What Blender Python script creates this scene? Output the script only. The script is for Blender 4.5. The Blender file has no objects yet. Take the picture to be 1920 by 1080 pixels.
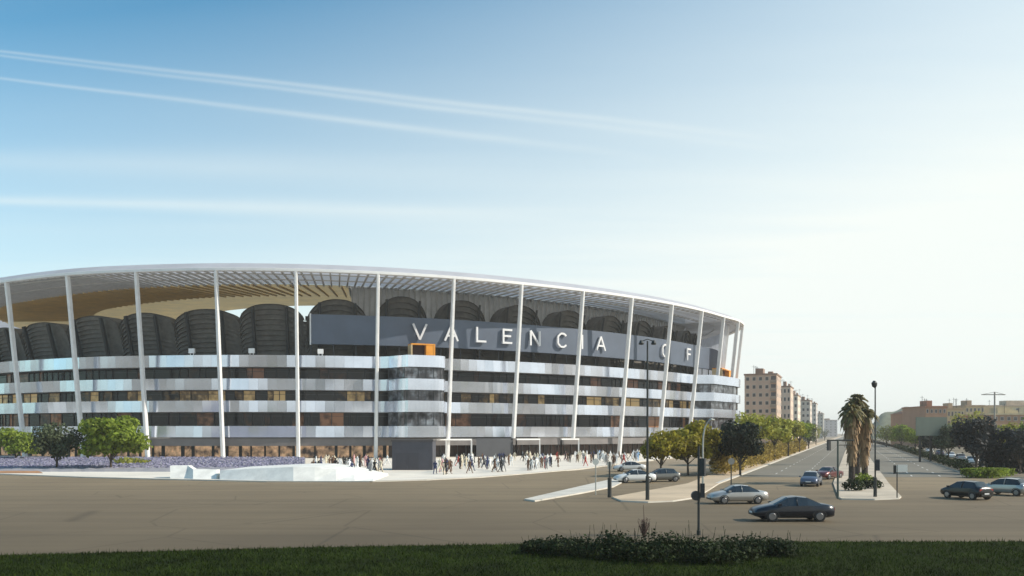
import bpy, math, random
from mathutils import Vector, Matrix
R = math.radians
rnd = random.Random(7)
C = bpy.context.scene.collection
H = 5.5            # camera height above the road
F = 1650.0         # focal length in photograph pixels
HZ = 812.0         # photograph row of the horizon

def gp(px, py, z=0.0):
    Y = (H - z) * F / (py - HZ)
    return Vector(((px - 960) / F * Y, Y, z))

def at(px, Y, z=0.0):
    return Vector(((px - 960) / F * Y, Y, z))

# ------------------------------------------------------------------ materials
MATS = {}
def mat(name, col, rough=0.7, metal=0.0, var=0.0, scale=1.0, bump=0.0, bscale=8.0, col2=None, spec=0.5,
        detail=4.0, coat=0.0, stretch=None, island=0.0, transl=0.0, emit=None, estr=0.0):
    if name in MATS: return MATS[name]
    m = bpy.data.materials.new(name); m.use_nodes = True
    nt = m.node_tree; N = nt.nodes; L = nt.links
    b = N['Principled BSDF']
    b.inputs['Roughness'].default_value = rough
    b.inputs['Metallic'].default_value = metal
    b.inputs['Specular IOR Level'].default_value = spec
    b.inputs['Coat Weight'].default_value = coat
    b.inputs['Base Color'].default_value = (*col, 1)
    if emit:
        b.inputs['Emission Color'].default_value = (*emit, 1); b.inputs['Emission Strength'].default_value = estr
    tc = N.new('ShaderNodeTexCoord'); mp = N.new('ShaderNodeMapping')
    L.new(tc.outputs['Object'], mp.inputs['Vector'])
    if stretch: mp.inputs['Scale'].default_value = stretch
    last = None
    if var > 0 or col2:
        no = N.new('ShaderNodeTexNoise'); no.inputs['Scale'].default_value = scale; no.inputs['Detail'].default_value = detail
        no.inputs['Roughness'].default_value = 0.6
        L.new(mp.outputs['Vector'], no.inputs['Vector'])
        rp = N.new('ShaderNodeValToRGB')
        rp.color_ramp.elements[0].position = 0.35; rp.color_ramp.elements[1].position = 0.65
        c2 = col2 or tuple(min(1, c * (1 + var)) for c in col)
        c1 = col if col2 else tuple(c * (1 - var) for c in col)
        rp.color_ramp.elements[0].color = (*c1, 1); rp.color_ramp.elements[1].color = (*c2, 1)
        L.new(no.outputs['Fac'], rp.inputs['Fac'])
        last = rp.outputs['Color']
    if island > 0:
        ge = N.new('ShaderNodeNewGeometry')
        mr = N.new('ShaderNodeMapRange'); mr.inputs['To Min'].default_value = 1 - island; mr.inputs['To Max'].default_value = 1 + island
        L.new(ge.outputs['Random Per Island'], mr.inputs['Value'])
        mx = N.new('ShaderNodeVectorMath'); mx.operation = 'SCALE'
        if last: L.new(last, mx.inputs[0])
        else: mx.inputs[0].default_value = col
        L.new(mr.outputs['Result'], mx.inputs['Scale'])
        last = mx.outputs['Vector']
    if last: L.new(last, b.inputs['Base Color'])
    if bump > 0:
        n2 = N.new('ShaderNodeTexNoise'); n2.inputs['Scale'].default_value = bscale; n2.inputs['Detail'].default_value = 5
        L.new(mp.outputs['Vector'], n2.inputs['Vector'])
        bp = N.new('ShaderNodeBump'); bp.inputs['Strength'].default_value = bump
        L.new(n2.outputs['Fac'], bp.inputs['Height']); L.new(bp.outputs['Normal'], b.inputs['Normal'])
    if transl > 0:
        tr = N.new('ShaderNodeBsdfTranslucent'); ms = N.new('ShaderNodeMixShader'); ms.inputs[0].default_value = transl
        if last: L.new(last, tr.inputs['Color'])
        else: tr.inputs['Color'].default_value = (*col, 1)
        L.new(b.outputs[0], ms.inputs[1]); L.new(tr.outputs[0], ms.inputs[2])
        L.new(ms.outputs[0], N['Material Output'].inputs['Surface'])
    MATS[name] = m
    return m

# ------------------------------------------------------------------ mesh helper
class MB:
    def __init__(s): s.v = []; s.f = []; s.mi = []
    def add(s, vs, fs, mi=0):
        o = len(s.v); s.v += [tuple(p) for p in vs]
        for f in fs: s.f.append(tuple(i + o for i in f)); s.mi.append(mi)
        return s
    def box(s, x0, y0, z0, x1, y1, z1, mi=0, M=None):
        vs = [Vector(p) for p in ((x0,y0,z0),(x1,y0,z0),(x1,y1,z0),(x0,y1,z0),(x0,y0,z1),(x1,y0,z1),(x1,y1,z1),(x0,y1,z1))]
        if M: vs = [M @ p for p in vs]
        return s.add(vs, [(3,2,1,0),(4,5,6,7),(0,1,5,4),(1,2,6,5),(2,3,7,6),(3,0,4,7)], mi)
    def bar(s, a, b, w, d, up=(0,0,1), mi=0, w2=None, d2=None):
        a = Vector(a); b = Vector(b); t = (b - a).normalized(); u = Vector(up)
        if abs(t.dot(u)) > .98: u = Vector((0,1,0))
        x = t.cross(u).normalized(); y = x.cross(t).normalized()
        w2 = w if w2 is None else w2; d2 = d if d2 is None else d2
        vs = [a + x*i*w/2 + y*j*d/2 for i, j in ((-1,-1),(1,-1),(1,1),(-1,1))] + [b + x*i*w2/2 + y*j*d2/2 for i, j in ((-1,-1),(1,-1),(1,1),(-1,1))]
        return s.add(vs, [(3,2,1,0),(4,5,6,7),(0,1,5,4),(1,2,6,5),(2,3,7,6),(3,0,4,7)], mi)
    def tube(s, pts, rs, n=8, mi=0, cap=True):
        pts = [Vector(p) for p in pts]; vs = []; fs = []
        if not isinstance(rs, (list, tuple)): rs = [rs] * len(pts)
        for i, p in enumerate(pts):
            t = (pts[min(i+1, len(pts)-1)] - pts[max(i-1, 0)]).normalized()
            u = Vector((1,0,0)) if abs(t.x) < .9 else Vector((0,1,0))
            x = t.cross(u).normalized(); y = t.cross(x)
            for k in range(n):
                a = 2*math.pi*k/n; vs.append(p + (x*math.cos(a) + y*math.sin(a)) * rs[i])
        for i in range(len(pts)-1):
            for k in range(n):
                fs.append((i*n+k, i*n+(k+1)%n, (i+1)*n+(k+1)%n, (i+1)*n+k))
        if cap: fs.append(tuple(range(n-1,-1,-1))); fs.append(tuple((len(pts)-1)*n + k for k in range(n)))
        return s.add(vs, fs, mi)
    def prism(s, poly, z0, z1, mi=0, mside=None):
        n = len(poly)
        s.add([(p[0],p[1],z1) for p in poly], [tuple(range(n))], mi)
        s.add([(p[0],p[1],z0) for p in poly] + [(p[0],p[1],z1) for p in poly],
              [(i,(i+1)%n,n+(i+1)%n,n+i) for i in range(n)], mi if mside is None else mside)
        return s
    def build(s, name, mats, parent=None, loc=None, smooth=False, kind=None):
        me = bpy.data.meshes.new(name); me.from_pydata(s.v, [], s.f)
        if not isinstance(mats, (list, tuple)): mats = [mats]
        for m in mats: me.materials.append(m)
        if len(mats) > 1: me.polygons.foreach_set('material_index', s.mi)
        if smooth: me.polygons.foreach_set('use_smooth', [True]*len(s.f))
        me.update()
        o = bpy.data.objects.new(name, me); C.objects.link(o)
        if parent: o.parent = parent
        if loc is not None: o.location = loc
        if kind: o['kind'] = kind
        return o

def tag(o, label, cat, group=None):
    o['label'] = label; o['category'] = cat
    if group: o['group'] = group
    return o
def thing(name, label, cat, loc=(0,0,0), rz=0.0, group=None):
    o = bpy.data.objects.new(name, None); C.objects.link(o); o.location = loc; o.rotation_euler = (0,0,rz)
    o.empty_display_size = .2
    return tag(o, label, cat, group)
def dup(root, loc, rz, label, group=None):
    r = root.copy(); C.objects.link(r); r.location = loc; r.rotation_euler = (0,0,rz); r['label'] = label
    if group: r['group'] = group
    for ch in list(root.children):
        c = ch.copy(); C.objects.link(c); c.parent = r
        for g in list(ch.children):
            d = g.copy(); C.objects.link(d); d.parent = c
    return r

# ------------------------------------------------------------------ common materials
WHITE = mat('white_painted_steel', (.78,.77,.75), .45, var=.06, scale=.6)
PANEL = mat('brushed_cladding', (.72,.77,.87), .15, metal=.76, var=.09, scale=.09, bump=.12, bscale=.3, island=.02)
CONC = mat('dark_concrete', (.12,.11,.094), .85, var=.22, scale=.7)
CONC2 = mat('grey_concrete', (.20,.195,.19), .85, var=.15, scale=.4)
DARK = mat('dark_metal', (.03,.032,.034), .5)
SLAB = mat('slab_grey', (.16,.155,.15), .8, var=.1, scale=.5)

# ------------------------------------------------------------------ stadium plan curve
PTS = [(-131,207),(-112.7,195.6),(-94.9,187.2),(-78.5,183.2),(-61.2,181.4),(-44.8,182.3),(-28.2,185.6),(-12.5,191.2),(2.4,198.9),
       (17.1,208.4),(30.1,218.7),(42.2,230.3),(52.7,242.7),(61.8,255.6),(68.6,265.5),(72.8,276.5),(74.5,290),(73.5,310),(66,340),
       (48,372),(0,404),(-60,415),(-120,396),(-163,352),(-178,300),(-169,255),(-150,223)]
def cr(p0,p1,p2,p3,t):
    return .5*((2*p1)+(-p0+p2)*t+(2*p0-5*p1+4*p2-p3)*t*t+(-p0+3*p1-3*p2+p3)*t**3)
dense = []; colS = []
n = len(PTS)
for i in range(n):
    q = [Vector(PTS[(i+k-1) % n]) for k in range(4)]
    for k in range(40): dense.append(cr(*q, k/40))
cum = [0.0]
for i in range(len(dense)): cum.append(cum[-1] + (dense[(i+1) % len(dense)] - dense[i]).length)
TOT = cum[-1]
import bisect
def raw(s):
    s %= TOT; i = bisect.bisect_right(cum, s) - 1; i = min(i, len(dense)-1)
    t = (s - cum[i]) / max(1e-9, cum[i+1]-cum[i])
    return dense[i].lerp(dense[(i+1) % len(dense)], t)
CEN = Vector((-52, 298))
def P(s, off=0.0, z=0.0):
    p = raw(s); t = (raw(s+2.5) - raw(s-2.5)).normalized(); nn = Vector((-t.y, t.x))
    q = p + nn * min(off, 20)
    if off > 20: q = q.lerp(CEN, (off-20)/100)
    return Vector((q.x, q.y, z))
def tang(s):
    t = (raw(s+2.5) - raw(s-2.5)).normalized(); return Vector((t.x, t.y, 0))
S_ = [cum[i*40] for i in range(n)]          # arc length of each plan point
def s_at(px, off):
    lo, hi = S_[0], S_[15]
    for _ in range(50):
        m = (lo+hi)/2; p = P(m, off)
        if 960 + F*p.x/p.y < px: lo = m
        else: hi = m
    return (lo+hi)/2
def sweep(mb, ss, prof, mi=0, closed=False, jit=None):
    rows = [[P(s, o, z) for (o, z) in prof] for s in ss]
    k = len(prof); vs = [p for r in rows for p in r]; fs = []
    m = len(ss) if closed else len(ss)-1
    for i in range(m):
        j = (i+1) % len(ss)
        for a in range(k-1): fs.append((i*k+a, j*k+a, j*k+a+1, i*k+a+1))
    mb.add(vs, fs, mi)
def srange(a, b, step):
    k = max(2, int(round((b-a)/step))+1); return [a + (b-a)*i/(k-1) for i in range(k)]

stad = thing('stadium', 'huge oval football stadium with white leaning columns, silver bands and flat white roof', 'stadium', (0,0,0))
ALL = srange(0, TOT, 4.0)[:-1]
SL, SR = -45.0, S_[19]                        # detailed stretch of the facade

# roof
ROOFTOP = mat('roof_membrane', (.70,.70,.74), .55, var=.06, scale=.1, transl=.42)
FASC = mat('roof_fascia_white', (.80,.79,.77), .5, var=.05, scale=.3)
SOFF = mat('soffit_steel', (.30,.28,.25), .6, var=.15, scale=.4); SLAT = mat('soffit_slat', (.42,.40,.37), .5, var=.08, scale=.4)
WOOD = mat('soffit_timber', (.72,.55,.28), .6, col2=(.58,.46,.26), scale=.25, detail=6, transl=.27)
mb = MB(); sweep(mb, ALL, [(.45,39.68),(3,41.1),(18,41.6),(18.3,39.4)], 0, True)
roof = mb.build('roof', [ROOFTOP], stad, smooth=False)
mb = MB(); sweep(mb, ALL, [(1.2,39.0),(0,39.0),(-.1,39.05),(-.1,39.58),(.0,39.64),(.45,39.66)], 0, True); mb.build('fascia', [FASC], roof)
mb = MB(); s = SL
while s < SR:
    mb.bar(P(s, .8, 39.05), P(s, 18, 39.05), .34 if s < S_[8] else .55, .34 if s < S_[8] else .2, mi=1); s += 2.0 if s < S_[8] else 2.7
for off in (2.2, 9): 
    ss = srange(SL, SR, 3.0)
    for a, b in zip(ss, ss[1:]): mb.bar(P(a, off, 38.75), P(b, off, 38.75), .22, .22, mi=1)
mb.build('slatted_soffit', [SOFF, SLAT], roof)
INNER = mat('soffit_silver', (.62,.60,.57), .55, var=.10, scale=.3, transl=.30)
split = s_at(655, 18)
for a, b, m, nm, stp, wd in ((SL-60, split, WOOD, 'timber_soffit', 3.4, .3), (split, TOT+SL-60, INNER, 'silver_soffit', 2.6, .45)):
    mb = MB(); sweep(mb, srange(a, b, 4), [(71,41.8),(44,40.5),(18,39.3)])
    s = max(a, SL-20)
    while s < min(b, SR):
        mb.bar(P(s, 18.2, 39.1), P(s, 42, 40.3), wd, .5, mi=1); s += stp
    mb.build(nm, [m, WOOD if m is WOOD else SLAT], roof)

# columns (leaning outwards towards the top)
colS = S_[0:16] + [S_[15] + 14.5*k for k in (1,2,3,4)]
colS = [-34.0, -17.0] + colS[:]
colS = sorted(set(colS))
for i, s in enumerate(colS):
    px = 960 + F*P(s).x/P(s).y
    zb = 4.3 if 960 < px < 1110 else 0.1
    ob = 4.6*(1 - zb/39)
    a = P(s, ob, zb); b = P(s, .35, 39.0); t = tang(s); nn = Vector((-t.y, t.x, 0))
    mb = MB(); w = .39; d = .46
    vs = []
    for k in range(2):
        c = (a, b)[k]; ww = (w, w*.82)[k]
        for (x, y) in ((-1,-.6),(-.6,-1),(.6,-1),(1,-.6),(1,1),(-1,1)): vs.append(c + t*x*ww + nn*y*d)
    mb.add(vs, [(j,(j+1)%6,6+(j+1)%6,6+j) for j in range(6)] + [(5,4,3,2,1,0),(6,7,8,9,10,11)])
    mb.build('column', [WHITE], stad)

# parapet bands, floors, glazing
LEV = [(4.6,7.0),(10.0,12.4),(14.7,17.1),(19.6,22.1)]
FO = 5.6
T1 = (s_at(741, FO-5), s_at(838, FO-5)); T2 = (s_at(1322, FO-3), s_at(1387, FO-3))
def in_tower(s): return T1[0]-.1 < s < T1[1]+.1 or T2[0]-.1 < s < T2[1]+.1
for li, (z0, z1) in enumerate(LEV):
    mb = MB(); s = SL; r = random.Random(40+li); bay = 0
    while s < SR:
        e = s + 2.1
        if in_tower(s+1) and mb.v: mb.build('parapet', [PANEL], stad); mb = MB()
        if not in_tower(s+1):
            wv = lambda q: .06*math.sin(.17*q+li*1.9) + .04*math.sin(.43*q+li)
            w0_ = wv(s+1) + r.uniform(-.02,.02)
            p = [P(s+.01,FO+w0_,z0),P(e-.01,FO+w0_,z0),P(e-.01,FO-.12-w0_,z1),P(s+.01,FO-.12-w0_,z1)]
            q = [P(s+.015,FO+.45,z0),P(e-.015,FO+.45,z0),P(e-.015,FO+.45,z1),P(s+.015,FO+.45,z1)]
            mb.add(p+q, [(0,1,2,3),(3,2,6,7),(1,0,4,5),(5,4,7,6),(0,3,7,4),(2,1,5,6)])
        s = e
    if mb.v: mb.build('parapet', [PANEL], stad)
    mb = MB(); sweep(mb, srange(SL, SR, 4), [(14,z0-.1),(FO+.5,z0-.1),(FO+.5,z0+.35),(14,z0+.35)])
    mb.build('floor_slab', [SLAB], stad)
# glazing: dark glass with warm rooms behind it
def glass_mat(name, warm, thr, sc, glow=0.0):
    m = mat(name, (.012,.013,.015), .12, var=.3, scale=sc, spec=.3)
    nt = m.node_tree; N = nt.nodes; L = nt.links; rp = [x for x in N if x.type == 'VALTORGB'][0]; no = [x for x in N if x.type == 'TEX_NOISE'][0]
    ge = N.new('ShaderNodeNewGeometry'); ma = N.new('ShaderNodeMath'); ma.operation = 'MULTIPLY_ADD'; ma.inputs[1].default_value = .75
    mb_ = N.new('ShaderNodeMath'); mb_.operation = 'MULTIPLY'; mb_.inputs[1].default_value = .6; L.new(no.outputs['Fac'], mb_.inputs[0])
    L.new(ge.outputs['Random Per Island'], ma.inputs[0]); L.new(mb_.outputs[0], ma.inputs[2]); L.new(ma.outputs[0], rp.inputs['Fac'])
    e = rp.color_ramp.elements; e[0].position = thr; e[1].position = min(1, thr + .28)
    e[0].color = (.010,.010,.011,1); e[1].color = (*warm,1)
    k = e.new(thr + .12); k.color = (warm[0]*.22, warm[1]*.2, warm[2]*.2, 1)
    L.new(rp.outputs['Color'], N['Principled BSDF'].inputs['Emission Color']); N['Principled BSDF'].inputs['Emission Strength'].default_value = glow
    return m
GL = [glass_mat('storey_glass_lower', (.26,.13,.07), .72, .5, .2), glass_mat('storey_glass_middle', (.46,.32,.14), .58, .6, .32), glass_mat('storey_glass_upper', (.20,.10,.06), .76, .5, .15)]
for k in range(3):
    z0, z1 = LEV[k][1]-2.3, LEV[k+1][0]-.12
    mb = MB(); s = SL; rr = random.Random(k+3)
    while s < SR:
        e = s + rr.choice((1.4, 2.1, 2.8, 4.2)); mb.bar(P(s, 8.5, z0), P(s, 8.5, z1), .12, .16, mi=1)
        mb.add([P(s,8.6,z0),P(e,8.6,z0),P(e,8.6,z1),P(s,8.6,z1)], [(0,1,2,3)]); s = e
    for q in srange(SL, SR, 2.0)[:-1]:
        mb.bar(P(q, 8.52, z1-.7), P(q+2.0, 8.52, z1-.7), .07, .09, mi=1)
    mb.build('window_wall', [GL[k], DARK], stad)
# handrails and furniture glimpses on the terraces are left to the crowd; ground storey
GF = mat('ground_fascia', (.17,.155,.15), .7, var=.12, scale=.3)
mb = MB(); sweep(mb, srange(SL, SR, 4), [(9,2.75),(FO+.35,2.75),(FO+.35,4.38),(9,4.38)]); mb.build('ground_fascia', [GF], stad)
SHOP = mat('shopfront', (.03,.02,.018), .3, col2=(.66,.42,.24), scale=.55, detail=3); SHOP.node_tree.links.new([x for x in SHOP.node_tree.nodes if x.type == 'VALTORGB'][0].outputs[0], SHOP.node_tree.nodes['Principled BSDF'].inputs['Emission Color']); SHOP.node_tree.nodes['Principled BSDF'].inputs['Emission Strength'].default_value = .45
mb = MB(); sweep(mb, srange(SL, s_at(730,10), 2), [(11,.1),(11,2.8)])
s = SL
while s < s_at(728,10): mb.bar(P(s,10.9,.1), P(s,10.9,2.8), rnd.uniform(.25,.9), .3, mi=1); s += rnd.choice((2.6,3.4,5.0))
mb.build('shopfront', [SHOP, DARK], stad)
ENT = mat('entrance_glass', (.03,.022,.02), .2, col2=(.10,.05,.04), scale=.4, detail=5)
mb = MB(); sweep(mb, srange(s_at(722,10), SR, 2), [(11,.1),(11,2.8)])
s = s_at(812,10)
while s < SR: mb.bar(P(s,10.85,.1), P(s,10.85,2.8), .16, .2, mi=1); s += 2.3
mb.build('entrance_glazing', [ENT, CONC2], stad)

# white framed portals in the ground storey
for a, b in ((812,884),(968,1012),(1052,1085)):
    sa, sb = s_at(a, 3.4), s_at(b, 3.4)
    mb = MB()
    for s in (sa, sb, (sa*2+sb)/3 if b-a > 60 else sa): mb.bar(P(s,3.4,.1), P(s,3.4,3.9), .3, .35)
    ss = srange(sa, sb, 2)
    for p, q in zip(ss, ss[1:]): mb.bar(P(p,3.4,4.05), P(q,3.4,4.05), .5, .32)
    mb.build('portal_frame', [WHITE], stad)
PG = mat('grey_panel', (.055,.058,.066), .6, var=.1, scale=.5)
mb = MB(); sweep(mb, srange(s_at(893,4), s_at(962,4), 2), [(4.4,.1),(4,.1),(4,4.3),(4.4,4.3)]); mb.build('grey_panel', [PG], stad)

# upper stands: dark ribbed scalloped shells, one per bay
arch_top = {0:33.2,1:33.4,2:33.6,3:34.2,4:35.4,5:36.9,6:38.0,7:38.4}
for i in range(len(colS)-3):
    s0, s1 = colS[i], colS[i+1]
    pxm = 960 + F*P((s0+s1)/2, 14).x/P((s0+s1)/2, 14).y
    zt = 32.3 if pxm < 150 else (32.7 if pxm < 300 else (33.2 if pxm < 420 else (34.3 if pxm < 560 else (35.6 if pxm < 700 else 36.8))))
    zv = zt - (3.4 if pxm < 560 else 5.5); AW = 1.0 if pxm < 560 else (.92 if pxm < 700 else .80)
    NT, NZ = 28, 13
    mb = MB(); G = []
    for a in range(NT+1):
        t = -1 + 2*a/NT
        s = s0 + (s1-s0)*a/NT
        top = zv + (zt-zv)*max(0.0, 1-min(1,abs(t)/AW)**2.3)**.55
        bulge = .4 if abs(t) < .55 else (.25 if abs(t) < .62 else .25*max(0.0,(1-abs(t))/.38)**.7)
        col = []
        for b in range(NZ+1):
            for e in (0, 1):
                f = min(1, (b + e*.82)/NZ)
                fz = min(1, (b + e)/NZ)
                z = 19.6 + (top-19.6)*fz
                off = 17.5 - bulge - 2.8*(b/NZ) + (.2*e)
                col.append(P(s, off, z))
        G.append(col)
    K = len(G[0])
    vs = [p for c in G for p in c]
    fs = [(a*K+b, (a+1)*K+b, (a+1)*K+b+1, a*K+b+1) for a in range(NT) for b in range(K-1)]
    mb.add(vs, fs)
    rim = [];
    for a in range(NT+1):
        p = G[a][-1]; s = s0 + (s1-s0)*a/NT
        rim.append(p); nn = P(s, 19.0, p.z); rim.append(nn)
    mb.add(rim, [(2*a, 2*a+2, 2*a+3, 2*a+1) for a in range(NT)])
    st = mb.build('upper_stand', [CONC], stad)
    for tt in (-.54, .54):
        mb = MB(); s = s0 + (s1-s0)*(.5 + .48*tt)
        ztop = zv + (zt-zv)*(1-abs(tt)**2.6)**.5 - .4
        mb.bar(P(s, 16.6, 19.6), P(s, 13.3, ztop), .45, 1.2, up=(0,1,0))
        mb.build('raker_beam', [mat('raker_concrete', (.04,.039,.037), .9)], st)
# bowl behind the shells
BOWL = mat('seating_concrete', (.10,.096,.09), .85, var=.2, scale=.3)
mb = MB()
prof = []
for k in range(25):
    f = k/24; o = 19 + f*46; z = 28.6 - 27*f
    prof += [(o, z+.45), (o+1.9, z+.45)]
sweep(mb, srange(0, TOT, 9.0)[:-1], prof, 0, True); mb.build('seating_bowl', [BOWL], stad)
mb = MB(); sweep(mb, srange(SL, SR, 4), [(19,31.0),(19,19.5),(14,19.5)]); sweep(mb, srange(colS[7], SR, 4), [(18.6,32.2),(18.6,31.1)]); mb.build('concourse_wall', [CONC], stad)

# pale lattice behind the right-hand arches and the screen that closes the right end
MESHW = mat('lattice_silver', (.66,.65,.63), .6, var=.12, scale=.5, transl=.35)
mb = MB(); sweep(mb, srange(s_at(660, 19), SR, 3), [(19.2,31.1),(19.2,39.2)])
s = s_at(660, 19)
while s < SR: mb.bar(P(s,19,31.1), P(s,18.6,39.2), .28, .3, mi=1); s += 1.6
mb.build('lattice_wall', [MESHW, SLAT], stad)
mb = MB(); e0 = S_[13]+9; sweep(mb, srange(e0, SR, 2), [(6.4,22.2),(4.6,38.9)])
s = e0
while s < SR: mb.bar(P(s,6.2,22.2), P(s,4.4,38.9), .2, .2, mi=1); s += 2.2
mb.build('end_screen', [mat('screen_mesh', (.58,.62,.70), .5, var=.12, scale=.3, transl=.3), WHITE], stad)
# sign wall with its lettering
SIGN = mat('sign_cladding', (.095,.12,.165), .5, var=.08, scale=.2)
sa, sb = s_at(583, 8), s_at(1352, 8)
mb = MB(); sweep(mb, srange(sa, sb, 2.5), [(9.0,24.8),(8,24.8),(7.7,31.2),(9.0,31.2),(9.0,24.8)])
for s in (sa, sb):
    q = [P(s,8,24.8),P(s,7.7,31.2),P(s,9,31.2),P(s,9,24.8)]; mb.add(q, [(0,1,2,3)])
sign = mb.build('sign_wall', [SIGN], stad)
for s in srange(sa, sb, 5.2):
    mb = MB(); mb.bar(P(s, 8.5, 19.6), P(s, 8.5, 24.9), .22, .22); mb.build('support_post', [DARK], sign)
mb = MB(); mb.bar(P(sa-.1,7.9,24.6), P(sa-.1,7.6,31.4), .25, .3); mb.build('edge_trim', [WHITE], sign)
GLY = {'V':[((-.5,1),(0,0)),((.5,1),(0,0))], 'A':[((-.5,0),(0,1)),((.5,0),(0,1)),((-.3,.33),(.3,.33))], 'L':[((-.35,1),(-.35,0)),((-.35,.07),(.4,.07))],
       'E':[((-.35,1),(-.35,0)),((-.35,.07),(.4,.07)),((-.35,.93),(.4,.93)),((-.35,.52),(.3,.52))], 'N':[((-.42,0),(-.42,1)),((-.42,1),(.42,0)),((.42,0),(.42,1))],
       'I':[((0,0),(0,1))], 'F':[((-.35,1),(-.35,0)),((-.35,.93),(.4,.93)),((-.35,.52),(.3,.52))],
       'C':[((.42,.82),(.2,.96)),((.2,.96),(-.12,.96)),((-.12,.96),(-.4,.74)),((-.4,.74),(-.4,.26)),((-.4,.26),(-.12,.04)),((-.12,.04),(.2,.04)),((.2,.04),(.42,.18))]}
LETM = mat('letter_white', (.72,.72,.73), .4)
for ch, px in (('V',787),('A',846),('L',902),('E',951),('N',1003),('C',1053),('I',1091),('A',1126),('C',1246),('F',1291)):
    s = s_at(px, 7.4); o = P(s, 7.35, 26.3); t = tang(s); hh = 3.5; ww = 3.1
    mb = MB()
    for j, (a, b) in enumerate(GLY[ch]):
        nn = Vector((-t.y, t.x, 0))
        A = o + t*a[0]*ww + Vector((0,0,a[1]*hh)) - nn*.003*j; B = o + t*b[0]*ww + Vector((0,0,b[1]*hh)) - nn*.003*j
        d = (B-A).normalized(); x = d.cross(nn).normalized()*.22
        vs = [A-x-nn*.2, A+x-nn*.2, B+x-nn*.2, B-x-nn*.2, A-x+nn*.2, A+x+nn*.2, B+x+nn*.2, B-x+nn*.2]
        mb.add(vs, [(0,1,2,3),(7,6,5,4),(0,4,5,1),(1,5,6,2),(2,6,7,3),(3,7,4,0)])
    lo = mb.build('letter', [LETM], sign); lo['label'] = 'white raised letter %s of the stadium sign' % ch

# rounded entrance towers
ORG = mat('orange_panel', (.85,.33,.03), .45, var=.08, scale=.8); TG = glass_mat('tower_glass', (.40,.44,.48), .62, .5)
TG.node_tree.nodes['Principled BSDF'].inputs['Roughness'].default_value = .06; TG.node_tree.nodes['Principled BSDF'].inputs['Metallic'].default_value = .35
def tower(sa, sb, proj):
    tw = MB(); path = []
    r = 3.2; L = sb-sa
    path.append((sa-4.5, FO+.1)); path.append((sa-2.5, FO-.2))
    for k in range(7):
        a = math.pi/2*k/6; path.append((sa + r*math.sin(a)*1.0 - .8, FO-.4 - (proj-.4)*(1-math.cos(a)) if False else FO - proj*math.sin(math.pi/2*(k+1)/7)))
    for k in range(1, 6): path.append((sa + r + (L-r*2)*k/6, FO-proj))
    for k in range(7):
        a = math.pi/2*k/6; path.append((sb - r + r*math.sin(a), FO - proj + r*(1-math.cos(a))))
    path.append((sb, FO+.4))
    def ring(mb, z0, z1, th=.4, mi=0, inset=0.0):
        for (a, oa), (b, ob) in zip(path, path[1:]):
            if mi == 0 and b - a > .4: b2 = b - .012
            else: b2 = b
            p = [P(a,oa+inset,z0),P(b2,ob+inset,z0),P(b2,ob-.06+inset,z1),P(a,oa-.06+inset,z1),P(a,oa+th+inset,z0),P(b2,ob+th+inset,z0),P(b2,ob+th+inset,z1),P(a,oa+th+inset,z1)]
            mb.add(p, [(0,1,2,3),(3,2,6,7),(1,0,4,5),(5,4,7,6)], mi)
    t = None
    for i, (z0, z1) in enumerate(LEV):
        mb = MB(); ring(mb, z0, z1)
        if t is None: t = mb.build('entrance_tower', [PANEL], stad)
        else: mb.build('tower_parapet', [PANEL], t)
        mb = MB(); v1 = [P(a, o+.42, z0+.1) for a, o in path]; v2 = [P(a, FO+3.0, z0+.1) for a, o in path]
        k = len(path); mb.add(v1+v2, [(j,j+1,k+j+1,k+j) for j in range(k-1)])
        v1 = [P(a, o+.42, z0+.5) for a, o in path]; v2 = [P(a, FO+3.0, z0+.5) for a, o in path]
        mb.add(v1+v2, [(j,j+1,k+j+1,k+j) for j in range(k-1)])
        mb.build('tower_floor', [SLAB], t)
    mb = MB(); v1 = [P(a, o+.42, 21.6) for a, o in path]; v2 = [P(a, FO+3.0, 21.6) for a, o in path]
    mb.add(v1+v2, [(j,j+1,k+j+1,k+j) for j in range(k-1)]); mb.build('tower_terrace', [CONC2], t)
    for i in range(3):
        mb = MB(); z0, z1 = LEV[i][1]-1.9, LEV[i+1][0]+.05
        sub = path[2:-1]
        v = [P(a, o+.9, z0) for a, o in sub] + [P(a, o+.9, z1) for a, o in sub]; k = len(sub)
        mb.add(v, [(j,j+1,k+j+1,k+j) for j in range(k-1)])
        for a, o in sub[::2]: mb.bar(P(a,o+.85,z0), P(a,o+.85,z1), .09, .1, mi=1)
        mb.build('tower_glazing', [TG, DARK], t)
    return t
t1 = tower(T1[0], T1[1], 6.6); t2 = tower(T2[0], T2[1], 4.6)
t1['label'] = 'rounded silver entrance tower under the orange box'; t2['label'] = 'rounded silver tower at the right end of the stadium'
# orange boxes on the towers
def orange_box(sa, sb, off, z0, z1, par):
    t = tang((sa+sb)/2); c = P((sa+sb)/2, off); nn = Vector((-t.y, t.x, 0)); w = (P(sb,off)-P(sa,off)).length/2
    M = Matrix(((t.x,nn.x,0,c.x),(t.y,nn.y,0,c.y),(0,0,1,0),(0,0,0,1)))
    mb = MB(); f = .28
    mb.box(-w,0,z1-f,w,3,z1,0,M); mb.box(-w,0,z0,-w+f,3,z1-f-.002,1,M); mb.box(w-f,0,z0,w,3,z1-f-.002,0,M); mb.box(.25*w,.06,z0,w-f-.002,2.9,z1-f-.002,0,M)
    mb.box(-w+f+.002,1.4,z0,.25*w-.002,2.9,z1-f-.002,2,M)
    mb.build('orange_box', [ORG, mat('box_frame_cream',(.6,.45,.25),.5), mat('box_inside',(.05,.02,.012),.7)], par)
orange_box(s_at(771,2.2), s_at(816,2.2), 2.2, 21.6, 24.9, t1)
orange_box(s_at(1348,4), s_at(1370,4), 4, 21.6, 24.9, t2)
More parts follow.
